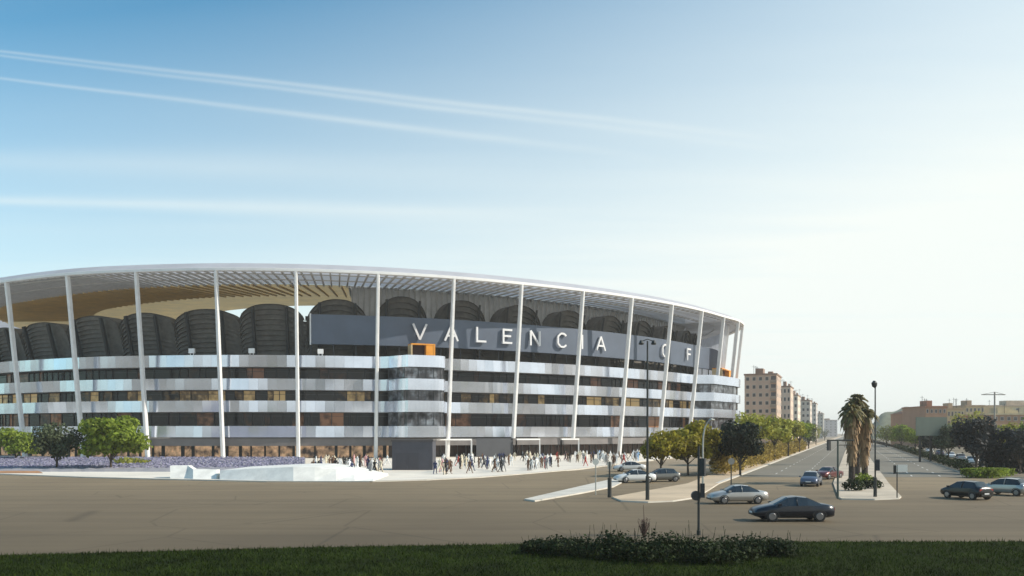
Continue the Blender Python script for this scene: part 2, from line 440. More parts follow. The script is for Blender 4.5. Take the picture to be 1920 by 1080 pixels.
# white box lights on top parapet
for px in (360, 472, 601):
    s = s_at(px, FO+.2); t = tang(s); c = P(s, FO+.15, 0); mb = MB()
    M = Matrix(((t.x,-t.y,0,c.x),(t.y,t.x,0,c.y),(0,0,1,0),(0,0,0,1)))
    mb.box(-.6,-.35,22.5,.6,.3,23.5,0,M); mb.bar(c+t*.35+Vector((0,0,22.15)), c+t*.35+Vector((0,0,22.5)), .14,.14); mb.bar(c-t*.35+Vector((0,0,22.15)), c-t*.35+Vector((0,0,22.5)), .14,.14)
    mb.build('white_light_box', [mat('light_box_white',(.85,.85,.84),.4)], stad)

# dark pavilion in front of the tower
KP = gp(735,883); KQ = gp(811,883)
kio = thing('kiosk', 'plain dark slate pavilion block standing on the plaza under the entrance tower', 'pavilion', (KP.x, KP.y, .12))
w = KQ.x-KP.x
KM = mat('slate_cladding', (.06,.06,.075), .5, var=.12, scale=.7)
mb = MB(); mb.box(0,0,0,w,5.5,4.15); mb.build('wall', [KM], kio)
mb = MB(); mb.box(-.12,-.12,4.152,w+.12,5.62,4.42); mb.build('roof', [mat('pavilion_roof',(.07,.062,.062),.6)], kio)
mb = MB(); mb.box(w*.1,-.025,0.02,w*.1+1.6,-.002,2.5); mb.box(w*.1+1.7,-.025,0.02,w*.1+3.3,-.002,2.5); mb.build('door', [mat('pavilion_door',(.045,.045,.058),.4)], kio)

# ------------------------------------------------------------------ ground, roads, pavements
EARTH = mat('dry_earth', (.26,.20,.13), .95, var=.2, scale=.03)
mb = MB(); mb.add([(-4000,-600,-.06),(4000,-600,-.06),(4000,7000,-.06),(-4000,7000,-.06)], [(0,1,2,3)]); mb.build('ground', [EARTH], kind='structure')
def asphalt(name, c1, c2):
    m = mat(name, c1, .85, col2=c2, scale=.035, detail=7, bump=.12, bscale=14, stretch=(1,.6,1), spec=.3)
    return m
def wear_and_y_tone(m):  # streaks and cracks, plus a tone that darkens from the plaza towards the lawn
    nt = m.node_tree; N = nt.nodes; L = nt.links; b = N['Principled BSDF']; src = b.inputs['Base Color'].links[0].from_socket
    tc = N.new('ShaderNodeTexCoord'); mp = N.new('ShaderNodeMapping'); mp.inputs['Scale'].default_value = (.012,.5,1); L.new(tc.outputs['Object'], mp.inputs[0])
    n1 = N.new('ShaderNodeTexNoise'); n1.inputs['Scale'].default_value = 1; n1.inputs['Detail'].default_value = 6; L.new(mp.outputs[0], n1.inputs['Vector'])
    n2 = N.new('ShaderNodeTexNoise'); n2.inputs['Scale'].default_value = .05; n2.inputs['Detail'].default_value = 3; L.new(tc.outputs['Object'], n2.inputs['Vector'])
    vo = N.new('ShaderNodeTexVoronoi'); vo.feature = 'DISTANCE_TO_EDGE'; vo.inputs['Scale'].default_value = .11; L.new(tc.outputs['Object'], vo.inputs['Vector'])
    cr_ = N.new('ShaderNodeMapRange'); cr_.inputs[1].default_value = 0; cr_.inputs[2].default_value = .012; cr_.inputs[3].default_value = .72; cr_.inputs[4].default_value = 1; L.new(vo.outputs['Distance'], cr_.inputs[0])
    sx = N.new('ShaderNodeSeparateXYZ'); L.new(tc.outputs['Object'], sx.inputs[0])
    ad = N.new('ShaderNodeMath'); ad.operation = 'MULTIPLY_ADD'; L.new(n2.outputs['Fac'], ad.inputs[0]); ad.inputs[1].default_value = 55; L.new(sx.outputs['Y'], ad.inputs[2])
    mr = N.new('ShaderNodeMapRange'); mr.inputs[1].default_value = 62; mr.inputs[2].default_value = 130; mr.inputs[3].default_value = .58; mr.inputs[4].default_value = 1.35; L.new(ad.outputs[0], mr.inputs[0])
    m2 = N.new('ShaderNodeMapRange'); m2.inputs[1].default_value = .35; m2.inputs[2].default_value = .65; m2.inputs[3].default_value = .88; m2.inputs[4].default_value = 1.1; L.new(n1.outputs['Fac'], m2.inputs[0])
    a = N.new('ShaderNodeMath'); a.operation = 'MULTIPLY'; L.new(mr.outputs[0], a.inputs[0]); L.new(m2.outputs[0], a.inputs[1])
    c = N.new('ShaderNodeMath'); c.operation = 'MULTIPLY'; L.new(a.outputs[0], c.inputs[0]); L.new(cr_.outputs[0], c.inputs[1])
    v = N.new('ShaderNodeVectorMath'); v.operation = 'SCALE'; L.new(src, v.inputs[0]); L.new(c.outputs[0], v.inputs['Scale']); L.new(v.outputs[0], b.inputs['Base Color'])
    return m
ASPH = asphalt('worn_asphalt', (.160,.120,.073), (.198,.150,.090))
wear_and_y_tone(ASPH); ASPH2 = asphalt('avenue_asphalt', (.17,.153,.122), (.21,.188,.148))
mb = MB()
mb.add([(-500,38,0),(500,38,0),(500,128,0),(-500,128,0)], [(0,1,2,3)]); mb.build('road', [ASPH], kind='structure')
K = .386
def av(off, Y, z=0.0): return Vector((K*Y + off, Y, z))
mb = MB()
mb.add([av(-14.3,110,.004), av(-2,110,.004), av(-2,1800,.004), av(-14.3,1800,.004)], [(0,1,2,3)])
mb.add([av(4,110,.004), av(15,110,.004), av(15,1800,.004), av(4,1800,.004)], [(0,1,2,3)])
mb.build('avenue_road', [ASPH2], kind='structure')
PAVE = mat('plaza_paving', (.74,.67,.57), .85, var=.1, scale=.12)
KERB = mat('kerb_stone', (.58,.54,.47), .8, var=.1, scale=.4)
SAND = mat('corner_paving', (.52,.40,.27), .88, var=.14, scale=.15)
def slab_area(name, poly, m, h=.12, kerb=True):
    mb = MB(); mb.prism(poly, -.05, h, 0, 1); mb.build(name, [m, KERB], kind='structure')
kl = [gp(-150,889), gp(0,890), gp(160,896), gp(320,900), gp(500,904), gp(690,904), gp(800,901), gp(900,896), gp(1000,888), gp(1090,880), gp(1150,872)]
poly = [(p.x,p.y) for p in kl] + [(60,250),(60,330),(-230,330),(-230,120)]
slab_area('plaza', poly, PAVE)
def kerb_line(pts, z=.125, w=.35):
    mb = MB()
    for a, b in zip(pts, pts[1:]):
        a = Vector((a[0],a[1],0)); b = Vector((b[0],b[1],0)); t = (b-a).normalized(); q = Vector((-t.y,t.x,0))*w
        mb.add([a+Vector((0,0,z)), b+Vector((0,0,z)), b+q+Vector((0,0,z)), a+q+Vector((0,0,z)), a-t.cross(Vector((0,0,1)))*-.0, b], [(0,1,2,3)])
    return mb
mb = kerb_line(kl, .126, .6); mb.build('plaza_kerb', [KERB], kind='structure')
# island sliver and corner pavement, left pavement of the avenue, median
isl = [gp(983,938),gp(1003,941),gp(1090,926),gp(1150,914),gp(1180,899),gp(1165,896),gp(1120,906)]
slab_area('traffic_island', [(p.x,p.y) for p in isl], KERB)
cor = [gp(1148,934),gp(1165,941),gp(1215,943),gp(1262,941),gp(1302,935),gp(1326,922)]
far = [(av(-14.3,95).x,95),(av(-14.3,1500).x,1500),(av(-19,1500).x,1500),(av(-19,128).x,128),(gp(1290,908).x,gp(1290,908).y)]
slab_area('corner_pavement', [(p.x,p.y) for p in cor] + far, SAND)
mb = MB()
for a, b in ((95,200),(200,500),(500,1500)):
    mb.add([av(-14.75,a,.126),av(-14.3,a,.126),av(-14.3,b,.126),av(-14.75,b,.126)], [(0,1,2,3)])
mb.build('avenue_kerb', [KERB], kind='structure')
med = [gp(1572,934),gp(1578,937),gp(1640,938),gp(1686,936),gp(1690,933)]
poly = [(p.x,p.y) for p in med] + [(av(4,95).x,95),(av(4,1500).x,1500),(av(-2,1500).x,1500),(av(-2,95).x,95)]
slab_area('median', poly, mat('median_paving', (.50,.42,.32), .9, var=.15, scale=.2))
# right verge
poly = [gp(1808,893),gp(1920,897),gp(2300,905)]
poly = [(p.x,p.y) for p in poly] + [(260,200),(460,1200)] + [(av(15,1200).x,1200),(av(15,115).x,115)]
slab_area('right_verge', poly, mat('verge_soil', (.16,.13,.085), .95, var=.25, scale=.2))
# markings
MARK = mat('road_marking', (.66,.64,.58), .7, var=.12, scale=2)
mb = MB()
for off in (7.7, 11.3):
    Y = 112
    while Y < 420: mb.add([av(off-.08,Y,.009),av(off+.08,Y,.009),av(off+.08,Y+3,.009),av(off-.08,Y+3,.009)], [(0,1,2,3)]); Y += 9
for off in (-10.2, -6.1):
    Y = 118
    while Y < 420: mb.add([av(off-.07,Y,.009),av(off+.07,Y,.009),av(off+.07,Y+3,.009),av(off-.07,Y+3,.009)], [(0,1,2,3)]); Y += 9
mb.build('lane_markings', [MARK], kind='structure')
# white ramp wall and lavender bank on the left
RW = mat('white_render', (.78,.76,.70), .8, var=.10, scale=.8)
rmp = thing('ramp_wall', 'long white sloping ramp wall along the kerb left of the crowd', 'wall')
def sloped(name, pts, back, par):
    # pts: (px, ybottom, ytop); the wall face leans back
    mb = MB(); A = []; B = []; D = []
    for px, yb, yt in pts:
        a = gp(px, yb, .12); z = H - (yt-HZ)/F*(a.y+1.6)
        A.append(a); b = at(px, a.y+1.6, z); B.append(b); D.append(Vector((b.x, b.y+back, b.z-.002)))
    k = len(pts); mb.add(A+B+D, [(j,j+1,k+j+1,k+j) for j in range(k-1)] + [(k+j,k+j+1,2*k+j+1,2*k+j) for j in range(k-1)])
    for e in (0, k-1): mb.add([A[e],B[e],D[e],Vector((D[e].x,D[e].y,.1))], [(0,1,2,3)])
    return mb.build(name, [RW], par)
sloped('ramp', [(412,899,882),(450,900,880),(500,901,877.5),(550,902,875.5),(590,902,876),(630,902,881),(665,902,889),(700,902,897)], 12, rmp)
lw = thing('low_wall', 'short stepped white wall with a notch beside the ramp, left end', 'wall')
sloped('wall', [(319,897,873),(352,897,873),(362,898,880),(406,898,881)], 1.2, lw)
LAV = mat('lavender_planting', (.2,.2,.22), .9, col2=(.26,.26,.28), scale=1.2, detail=6, bump=.5, bscale=3)
mb = MB(); r = random.Random(5); G = []
for iy in range(14):
    row = []
    for ix in range(46):
        px = -80 + ix*14.5
        Yb = 122 + iy*4.2; z = .25 + .55*(iy/13) + r.uniform(-.08,.08)
        if iy in (0,13): z = .1
        row.append(at(px, Yb, z if px < 585 else .1))
    G.append(row)
vs = [p for q in G for p in q]; fs = [(a*46+b,a*46+b+1,(a+1)*46+b+1,(a+1)*46+b) for a in range(13) for b in range(45)]
mb.add(vs, fs)
bed = mb.build('planting_bed', [mat('bed_soil', (.30,.29,.31), .95, var=.15, scale=.5)], kind='structure')
mb = MB()
for _ in range(9000):
    px = r.uniform(-60, 570); Y = r.uniform(130, 174); p = at(px, Y, .3 + .5*(Y-122)/55)
    h = r.uniform(.08,.17); a = r.uniform(0, 6.28); w = Vector((math.cos(a), math.sin(a), 0))*r.uniform(.12,.25); q = Vector((r.uniform(-.1,.1), r.uniform(-.1,.1), h))
    mb.add([p-w, p+w, p+w*.5+q, p-w*.5+q], [(0,1,2,3)])
mb.build('ground_cover', [mat('ground_cover_flowers', (.27,.26,.36), .9, island=.3, transl=.2)], kind='stuff')
mb = MB(); po = [gp(-120,889.5),gp(0,889),gp(80,889),gp(60,880),gp(0,877),gp(-120,876)]
mb.prism([(p.x,p.y) for p in po], .1, .19); mb.build('red_earth_verge', [mat('red_earth', (.42,.21,.10), .9, var=.2, scale=.4)], kind='structure')

# ------------------------------------------------------------------ lawn in the foreground
LAWN = mat('lawn_grass', (.013,.019,.005), .95, spec=.05, col2=(.026,.037,.007), scale=.5, detail=6, bump=.6, bscale=6)
edge = [gp(-400,1052),gp(0,1046),gp(300,1038),gp(600,1030),gp(1000,1024),gp(1400,1020),gp(1920,1019),gp(2300,1017)]
mb = MB(); poly = [(-90,-60),(90,-60)] + [(p.x,p.y) for p in reversed(edge)]
mb.prism(poly, -.04, .1); mb.build('lawn', [LAWN, ], kind='structure')
mb = MB(); r = random.Random(11)
def edge_y(px):
    for (a, ya), (b, yb) in zip(((-400,1052),(0,1046),(300,1038),(600,1030),(1000,1024),(1400,1020),(1920,1019)), ((0,1046),(300,1038),(600,1030),(1000,1024),(1400,1020),(1920,1019),(2300,1017))):
        if a <= px <= b: return ya + (yb-ya)*(px-a)/(b-a)
    return 1020
for _ in range(60000):
    px = r.uniform(-150, 2070); py = edge_y(px) + r.random()**1.3*70
    p = gp(px, py); p.z = .09
    h = r.uniform(.05,.16)*(1.8 if r.random() < .06 else 1); a = r.uniform(0,6.28); w = Vector((math.cos(a), math.sin(a), 0))*r.uniform(.012,.03)
    q = Vector((r.uniform(-.12,.12), r.uniform(-.12,.12), h))
    mb.add([p-w, p+w, p+q], [(0,1,2)])
mb.build('grass', [mat('grass_blades', (.027,.043,.007), .8, island=.6, transl=.3, var=.35, scale=.25, spec=.08)], kind='stuff')

# ------------------------------------------------------------------ foliage
LEAF = {
 'green': mat('leaf_green', (.21,.27,.035), .6, spec=.2, island=.45, transl=.42, var=.25, scale=.4),
 'grey': mat('leaf_grey_green', (.085,.105,.055), .65, spec=.2, island=.45, transl=.25, var=.25, scale=.4),
 'yellow': mat('leaf_yellow_green', (.30,.26,.03), .6, spec=.2, island=.5, transl=.4, var=.25, scale=.4),
 'dark': mat('leaf_dark', (.022,.03,.018), .6, spec=.2, island=.5, transl=.2, var=.3, scale=.4),
 'light': mat('leaf_light', (.32,.32,.055), .6, spec=.2, island=.45, transl=.4, var=.25, scale=.4),
 'plum': mat('leaf_plum', (.045,.047,.045), .6, spec=.2, island=.5, transl=.2, var=.3, scale=.4),
 'ochre': mat('leaf_ochre', (.30,.225,.06), .7, spec=.2, island=.5, transl=.3, var=.3, scale=.5),
 'bush': mat('leaf_bush', (.022,.034,.010), .7, spec=.2, island=.5, transl=.25, var=.3, scale=1.0)}
BARK = mat('bark', (.07,.052,.038), .9, var=.3, scale=3, bump=.5, bscale=12)
def leaf_cloud(mb, blobs, nleaf, size, r):
    # leaf clumps through the volume of several blobs, thinner inside
    tot = sum(b[3]*b[4]*b[3] for b in blobs)
    for (cx, cy, cz, rx, rz) in blobs:
        m = int(nleaf * rx*rz*rx / tot)
        for _ in range(m):
            d = Vector((r.gauss(0,1), r.gauss(0,1), r.gauss(0,1))).normalized()
            k = r.random()**.38
            if r.random() < .08: k *= 1.18
            p = Vector((cx + d.x*rx*k, cy + d.y*rx*k, cz + d.z*rz*k))
            nrm = (d*.9 + Vector((r.gauss(0,.6), r.gauss(0,.6), r.gauss(.25,.6)))).normalized()
            u = nrm.orthogonal().normalized(); u.rotate(Matrix.Rotation(r.uniform(0,6.28), 3, nrm)); w = nrm.cross(u)
            s1 = size*r.uniform(.6,1.3); s2 = s1*r.uniform(.45,.8)
            mb.add([p-u*s1, p+w*s2, p+u*s1, p-w*s2], [(0,1,2,3)])
def tree(px, yb, yt, wpx, kind, label, group='street trees', name='tree', nleaf=2600, trunk=.22, leaf=.26, Y=None, nb=9):
    base = gp(px, yb) if Y is None else at(px, Y)
    Y = base.y; hh = H - (yt-HZ)/F*Y; R_ = wpx/F*Y/2
    r = random.Random(int(px*13+yb*7+yt))
    z0 = hh*trunk; cz = (z0+hh)/2; rz = (hh-z0)/2
    t = thing(name, label, 'tree', (base.x, base.y, .05), r.uniform(0,6.28), group)
    blobs = [(0,0,cz,R_*.62,rz*.72)]
    for k in range(nb):
        a = 6.283*k/nb + r.uniform(-.4,.4); e = r.uniform(-.75,.95); q = math.sqrt(max(0,1-e*e*.8))
        br = r.uniform(.30,.44)
        blobs.append((math.cos(a)*R_*q*.66, math.sin(a)*R_*q*.66, cz + e*rz*.66, R_*br, rz*br*r.uniform(.9,1.2)))
    mb = MB(); leaf_cloud(mb, blobs, nleaf, leaf*max(.8, min(2.2, R_/3.6)), r); mb.build('crown', [LEAF[kind]], t)
    mb = MB(); tr = max(.09, hh*.018)
    mb.tube([(0,0,-.05),(r.uniform(-.1,.1),r.uniform(-.1,.1),z0),(r.uniform(-.2,.2),r.uniform(-.2,.2),cz)], [tr*1.25,tr,tr*.5])
    for k in range(5):
        b = blobs[1+k*2 % nb]; mb.tube([(0,0,z0*.9),(b[0]*.5,b[1]*.5,(z0+b[2])/2),(b[0],b[1],b[2])], [tr*.6,tr*.4,tr*.15], 6)
    mb.build('trunk', [BARK], t)
    return t
# left trees
tree(30,866,801,96,'green','low bright green tree at the left picture edge before the stadium','trees before the stadium',nleaf=3000,trunk=.12,leaf=.23)
tree(106,881,779,94,'grey','grey-green tree with dark trunk, middle of the three before the stadium','trees before the stadium',nleaf=3800,trunk=.15,leaf=.22)
tree(208,881,781,138,'green','broad bright green tree nearest the white ramp wall','trees before the stadium',nleaf=5200,trunk=.17,leaf=.23)
mb = MB(); r = random.Random(3); leaf_cloud(mb, [(0,0,.6,2.6,.7),(2.4,.3,.5,1.6,.6)], 600, .22, r)
p = gp(238,874); o = mb.build('shrub', [LEAF['light']], loc=(p.x,p.y,.2)); tag(o, 'pale green low shrub under the broad left tree', 'shrub')
# trees between stadium and avenue
G1 = 'trees beside the avenue, stadium side'
tree(1240,893,797,92,'yellow','yellow-green tree behind the tall double lamp post',G1,nleaf=3400,trunk=.22)
tree(1290,891,790,112,'yellow','wide yellow-green tree left of the curved street lamp',G1,nleaf=4000,trunk=.22)
tree(1342,889,795,90,'yellow','small yellow-green tree right of the curved street lamp',G1,nleaf=3000,trunk=.25)
tree(1388,892,784,98,'dark','dark rounded tree between yellow trees and ochre hedge',G1,nleaf=4000,trunk=.2)
tree(1418,872,766,104,'light','tall light green tree against the brick apartment block',G1,nleaf=2000,trunk=.36)
tree(1452,864,780,84,'light','light green tree second in the row below the apartment block',G1,trunk=.36)
tree(1478,856,786,70,'light','light green tree third in the row below the apartment block',G1,trunk=.36)
tree(1499,848,784,58,'green','mid green tree near the far end of the hedge',G1,trunk=.36)
tree(1516,842,790,36,'grey','greyish tree closing the row where the pavement narrows',G1,trunk=.1)
tree(1530,834,794,26,'light','small far tree left of the avenue end',G1,trunk=.1,nleaf=800)
tree(1546,826,800,20,'grey','tiny distant tree at the avenue vanishing point',G1,trunk=.1,nleaf=500)
# trees right of the avenue
G2 = 'trees right of the avenue'
tree(1662,838,792,44,'light','far light green tree just right of the palms',G2,trunk=.1,nleaf=1200)
tree(1690,843,795,44,'green','green tree above the start of the right hedge',G2,trunk=.2)
tree(1716,850,800,52,'green','green tree left of the blank grey board',G2,trunk=.25)
tree(1748,858,812,60,'dark','dark low tree under the blank grey board',G2,trunk=.25)
tree(1778,866,794,66,'grey','grey-green tree at the right end of the blank board',G2,trunk=.22)
tree(1812,845,772,80,'light','sunlit yellowish tree behind the big plum tree',G2,trunk=.1,nleaf=2000)
tree(1830,888,778,96,'plum','big dark plum-coloured tree above the black hatchback',G2,nleaf=3200,trunk=.2,nb=11)
tree(1880,872,786,80,'light','light green tree between the two dark right trees',G2,nleaf=2200,trunk=.15)
tree(1913,890,796,78,'plum','dark tree at the right picture edge above the silver car',G2,nleaf=2600,trunk=.2)
tree(1768,836,770,50,'green','green tree beneath the terracotta block',G2,trunk=.1,nleaf=1200)
tree(1728,832,784,40,'light','distant pale tree under the grey hill dome',G2,trunk=.1,nleaf=900)
tree(1960,880,770,100,'green','green tree cut by the right picture edge',G2,trunk=.2,nleaf=2000)
# hedges
def hedge(name, label, pts, w, h, kind, nleaf, size, seed):
    # pts: ground centre line
    r = random.Random(seed); mb = MB()
    seg = [(pts[i], pts[i+1]) for i in range(len(pts)-1)]; Ls = [(b-a).length for a, b in seg]; T = sum(Ls)
    for _ in range(nleaf):
        d = (r.random()**1.35)*T; i = 0
        while i < len(Ls)-1 and d > Ls[i]: d -= Ls[i]; i += 1
        a, b = seg[i]; q = a.lerp(b, d/Ls[i]); t = (b-a).normalized(); s = Vector((-t.y,t.x,0))
        wob = 1 + .35*math.sin(q.y*.35+seed) * math.sin(q.y*.11)
        p = q + s*r.uniform(-w/2,w/2) + Vector((0,0,r.random()**.6*h*wob))
        nrm = Vector((r.gauss(0,1), r.gauss(0,1), r.gauss(.4,.8))).normalized(); u = nrm.orthogonal().normalized(); v = nrm.cross(u)
        k = size*r.uniform(.6,1.4)*(1 + (q.y-100)/260)
        mb.add([p-u*k,p+v*k*.6,p+u*k,p-v*k*.6], [(0,1,2,3)])
    o = mb.build(name, [LEAF[kind]]); return tag(o, label, 'hedge')
hedge('hedge', 'dry ochre hedge along the left pavement of the avenue', [av(-17.4,116),av(-16.6,160),av(-16.4,290)], 2.8, 2.9, 'ochre', 16000, .20, 4)
hedge('hedge', 'dark clipped hedge along the right kerb of the avenue', [av(16.4,122),av(16.4,180),av(16.4,330)], 1.6, 1.2, 'bush', 4500, .2, 5)
hedge('hedge', 'low rounded green hedge behind the silver car', [gp(1812,895),gp(1850,897),gp(1888,893)], 2.2, 1.15, 'green', 2200, .16, 6)
hedge('hedge', 'dark dense hedge in the shade at the far right', [gp(1850,884),gp(1900,886),gp(1990,889)], 4, 3.2, 'plum', 4200, .26, 9)
# palms on the median
FROND = mat('palm_frond', (.15,.125,.04), .6, island=.45, transl=.3); DEAD = mat('palm_skirt', (.26,.17,.09), .85, island=.45); PTR = mat('palm_trunk', (.05,.038,.03), .95, var=.35, scale=4, bump=.6, bscale=10)
def palm(base, hh, label, seed, cr_=1.55):
    r = random.Random(seed); t = thing('palm_tree', label, 'palm tree', (base.x,base.y,.1), r.uniform(0,6), 'palms on the median')
    mb = MB(); mb.tube([(0,0,0),(.05,0,hh*.4),(0,.05,hh)], [.36,.3,.26], 10); mb.build('trunk', [PTR], t)
    mb = MB()
    for k in range(58):
        a = r.uniform(0,6.28); el = r.uniform(-.75,1.4); L = cr_*r.uniform(.85,1.15); d = Vector((math.cos(a),math.sin(a),0)); side = Vector((-d.y,d.x,0))
        pts = []
        for j in range(7):
            f = j/6; pts.append(Vector((0,0,hh)) + d*L*f*math.cos(el)*(1-.12*f) + Vector((0,0,L*(f*math.sin(el) - .55*f*f))))
        for j in range(6):
            wl = .42*(1-.5*abs(j/5-.4)); A, B = pts[j], pts[j+1]
            for sg in (-1,1):
                mb.add([A, B, B + side*sg*wl*.8 + (B-A)*.5 - Vector((0,0,.18)), A + side*sg*wl*.6 - Vector((0,0,.12))], [(0,1,2,3)])
    mb.build('fronds', [FROND], t)
    mb = MB()
    for k in range(330):
        a = r.uniform(0,6.28); z = hh - .1 - r.random()**1.1*hh*.60; rad = .55 + .75*max(0,(z-hh*.5)/(hh*.5))*r.uniform(.5,1); L = r.uniform(.9,1.7)
        d = Vector((math.cos(a),math.sin(a),0)); s = Vector((-d.y,d.x,0))*r.uniform(.06,.16)
        p = d*rad*.5 + Vector((0,0,z)); q = d*rad*r.uniform(.75,1.05) + Vector((0,0,z-L))
        mb.add([p-s,p+s,q+s*.6,q-s*.6], [(0,1,2,3)])
    mb.build('dead_frond_skirt', [DEAD], t)
palm(gp(1597,908), 7.9, 'left front palm with brown skirt on the median', 1)
palm(gp(1621,906), 7.7, 'right front palm with brown skirt beside the lamp post', 2)
palm(gp(1608,893), 9.6, 'taller palm standing behind the two front palms', 3, 1.75)
palm(gp(1598,872), 10.5, 'distant palm seen between the front palm crowns', 4, 2.1)
palm(gp(1600,856), 11.5, 'farthest palm down the median', 5, 2.4)
for i, (px, yb, lab) in enumerate(((1600,922,'rounded dark shrub at the foot of the left palm'),(1634,918,'low green shrub beside the median lamp post'),(1618,908,'wide green shrub between the two front palms'))):
    mb = MB(); leaf_cloud(mb, [(0,0,.55,.9,.6),(.6,.2,.4,.7,.5),(-.6,.1,.4,.6,.45)], 420, .14, random.Random(60+i)); p = gp(px, yb)
    tag(mb.build('shrub', [LEAF['bush' if i != 2 else 'green']], loc=(p.x,p.y,.12)), lab, 'shrub', 'shrubs on the median')
# foreground bushes
FB = [(1010,1040,1012,70,'leftmost low dark bush at the lawn edge'),(1075,1046,1006,95,'dark bush left of the dry weed'),(1150,1052,998,110,'dark bush right beside the dry weed'),
      (1235,1056,995,120,'biggest dark bush in the foreground middle'),(1318,1058,1003,110,'dark bush behind the foot of the signal pole'),(1395,1052,1003,95,'dark bush right of the signal pole foot'),(1462,1046,1008,75,'rightmost dark bush at the lawn edge')]
for i, (px, yb, yt, w, lab) in enumerate(FB):
    p = gp(px, yb); Rr = w/F*p.y/2*1.15; hh = H-(yt-HZ)/F*p.y; r = random.Random(90+i)
    mb = MB(); leaf_cloud(mb, [(0,0,hh*.4,Rr*.8,hh*.5)] + [(r.uniform(-.8,.8)*Rr, r.uniform(-.5,.5)*Rr, hh*r.uniform(.3,.6), Rr*.45, hh*.4) for _ in range(5)], 1700, .075, r)
    for _ in range(12):
        a = r.uniform(0,6.28); q = Vector((math.cos(a)*Rr*r.random(), math.sin(a)*Rr*r.random(), hh*.5)); mb.bar(q, q+Vector((r.uniform(-.15,.15),r.uniform(-.15,.15),hh*r.uniform(.35,.75))), .012,.012)
    tag(mb.build('bush', [LEAF['bush']], loc=(p.x,p.y,.08)), lab, 'bush', 'dark bushes in front of the road')
p = gp(1207,1012); r = random.Random(77); mb = MB()
for k in range(40):
    a = r.uniform(0,6.28); e = r.uniform(.0,.45); L = r.uniform(.6,1.15); d = Vector((math.cos(a)*e, math.sin(a)*e, 1)).normalized()
    mb.tube([(0,0,0), d*L*.5, d*L+Vector((0,0,-.05))], [.012,.009,.004], 5)
    for j in range(6): q = d*L*r.uniform(.4,1); mb.bar(q, q+Vector((r.uniform(-.12,.12),r.uniform(-.12,.12),r.uniform(0,.12))), .02,.01)
mb.tube([(0,0,0),(.02,0,1.0),(-.02,0,1.75)], [.025,.02,.012], 6)
tag(mb.build('dry_weed', [mat('dry_stalk', (.10,.055,.045), .9)], loc=(p.x,p.y,.05)), 'thin reddish dry weed rising above the dark bushes', 'weed')

# ------------------------------------------------------------------ street furniture
POLE = mat('pole_dark', (.035,.038,.036), .5, metal=.3); GALV = mat('pole_galvanised', (.42,.42,.38), .45, metal=.5)
GLS = mat('lamp_glass', (.7,.7,.66), .2)
RED = mat('signal_red', (.25,.02,.015), .3); AMB = mat('signal_amber', (.25,.12,.01), .3); GRN = mat('signal_green', (.02,.14,.07), .3)
def signal_head(par, M, s=1.0):
    mb = MB(); mb.box(-.15*s,-.12*s,0,.15*s,.12*s,.95*s,0,M)
    for k in range(3): mb.box(-.14*s,-.3*s,(.86-.28*k)*s,.14*s,-.122*s,(.89-.28*k)*s,0,M)
    hd = mb.build('signal_head', [DARK], par)
    for k, m in enumerate((RED, AMB, GRN)):
        mb = MB(); c = M @ Vector((0,-.125*s,(.78-.28*k)*s)); e = M @ Vector((0,-.15*s,(.78-.28*k)*s)); mb.tube([c,e], .1*s, 10); mb.build('lens', [m], hd)
# tall double lamp post
b = gp(1214,940); t = thing('street_lamp', 'very tall dark lamp post with two heads before the stadium sign', 'street lamp', (b.x,b.y,.12))
mb = MB(); mb.tube([(0,0,0),(0,0,1.9),(0,0,1.95),(0,0,12.8)], [.16,.15,.10,.065]); mb.build('pole', [POLE], t)
mb = MB(); mb.tube([(-.5,0,12.75),(0,0,12.95),(.55,0,12.75)], .035, 6); mb.build('arm', [POLE], t)
for sx in (-1,1):
    mb = MB(); mb.tube([(sx*.5,0,12.85),(sx*.5,0,12.6),(sx*.5,0,12.5)], [.1,.22,.17], 10); mb.build('lamp_head', [POLE], t)
# curved lamp
b = gp(1318,928); t = thing('street_lamp', 'pale street lamp with forward curved top in front of yellow trees', 'street lamp', (b.x,b.y,.12))
s = b.y/F
pts = [(0,0,0),(0,0,2.0),(0,0,4.3),(.05,0,5.2),(.18,0,5.9),(.42,0,6.35),(.62,0,6.5)]
mb = MB(); mb.tube(pts, [.11,.09,.075,.07,.06,.05,.045]); mb.build('pole', [GALV], t)
mb = MB(); mb.tube([(.5,0,6.5),(.75,0,6.58),(1.05,0,6.55)], [.05,.13,.06], 8); mb.build('lamp_head', [GALV], t)
# near signal pole
b = gp(1310,1005); t = thing('traffic_light', 'dark traffic light pole nearest the camera, in front of the bushes', 'traffic light', (b.x,b.y,.05))
mb = MB(); mb.tube([(0,0,0),(0,0,.25),(0,0,.27),(0,0,4.75)], [.11,.11,.07,.06]); mb.build('pole', [POLE], t)
signal_head(t, Matrix.Translation((.2,0,3.15)) @ Matrix.Rotation(R(150),4,'Z'), 1.0)
signal_head(t, Matrix.Translation((.2,0,2.0)) @ Matrix.Rotation(R(170),4,'Z'), .8)
mb = MB(); mb.tube([(-.12,-.02,2.1),(-.12,.2,2.1)], .26, 14); mb.bar((-.2,0,2.1),(0,0,2.1),.05,.05); mb.build('round_sign', [DARK], t)
# median lamp
b = gp(1641,934); t = thing('street_lamp', 'slim median lamp post with single ball head by the palms', 'street lamp', (b.x,b.y,.12))
mb = MB(); mb.tube([(0,0,0),(0,0,1.6),(0,0,1.62),(0,0,9.4)], [.16,.14,.075,.055]); mb.build('pole', [POLE], t)
mb = MB(); mb.tube([(0,0,9.2),(-.05,0,9.35),(-.08,0,9.6),(-.05,0,9.8)], [.06,.2,.24,.1], 10); mb.build('lamp_head', [POLE], t)
signal_head(t, Matrix.Translation((.22,0,2.2)) @ Matrix.Rotation(R(160),4,'Z'), 1.0)
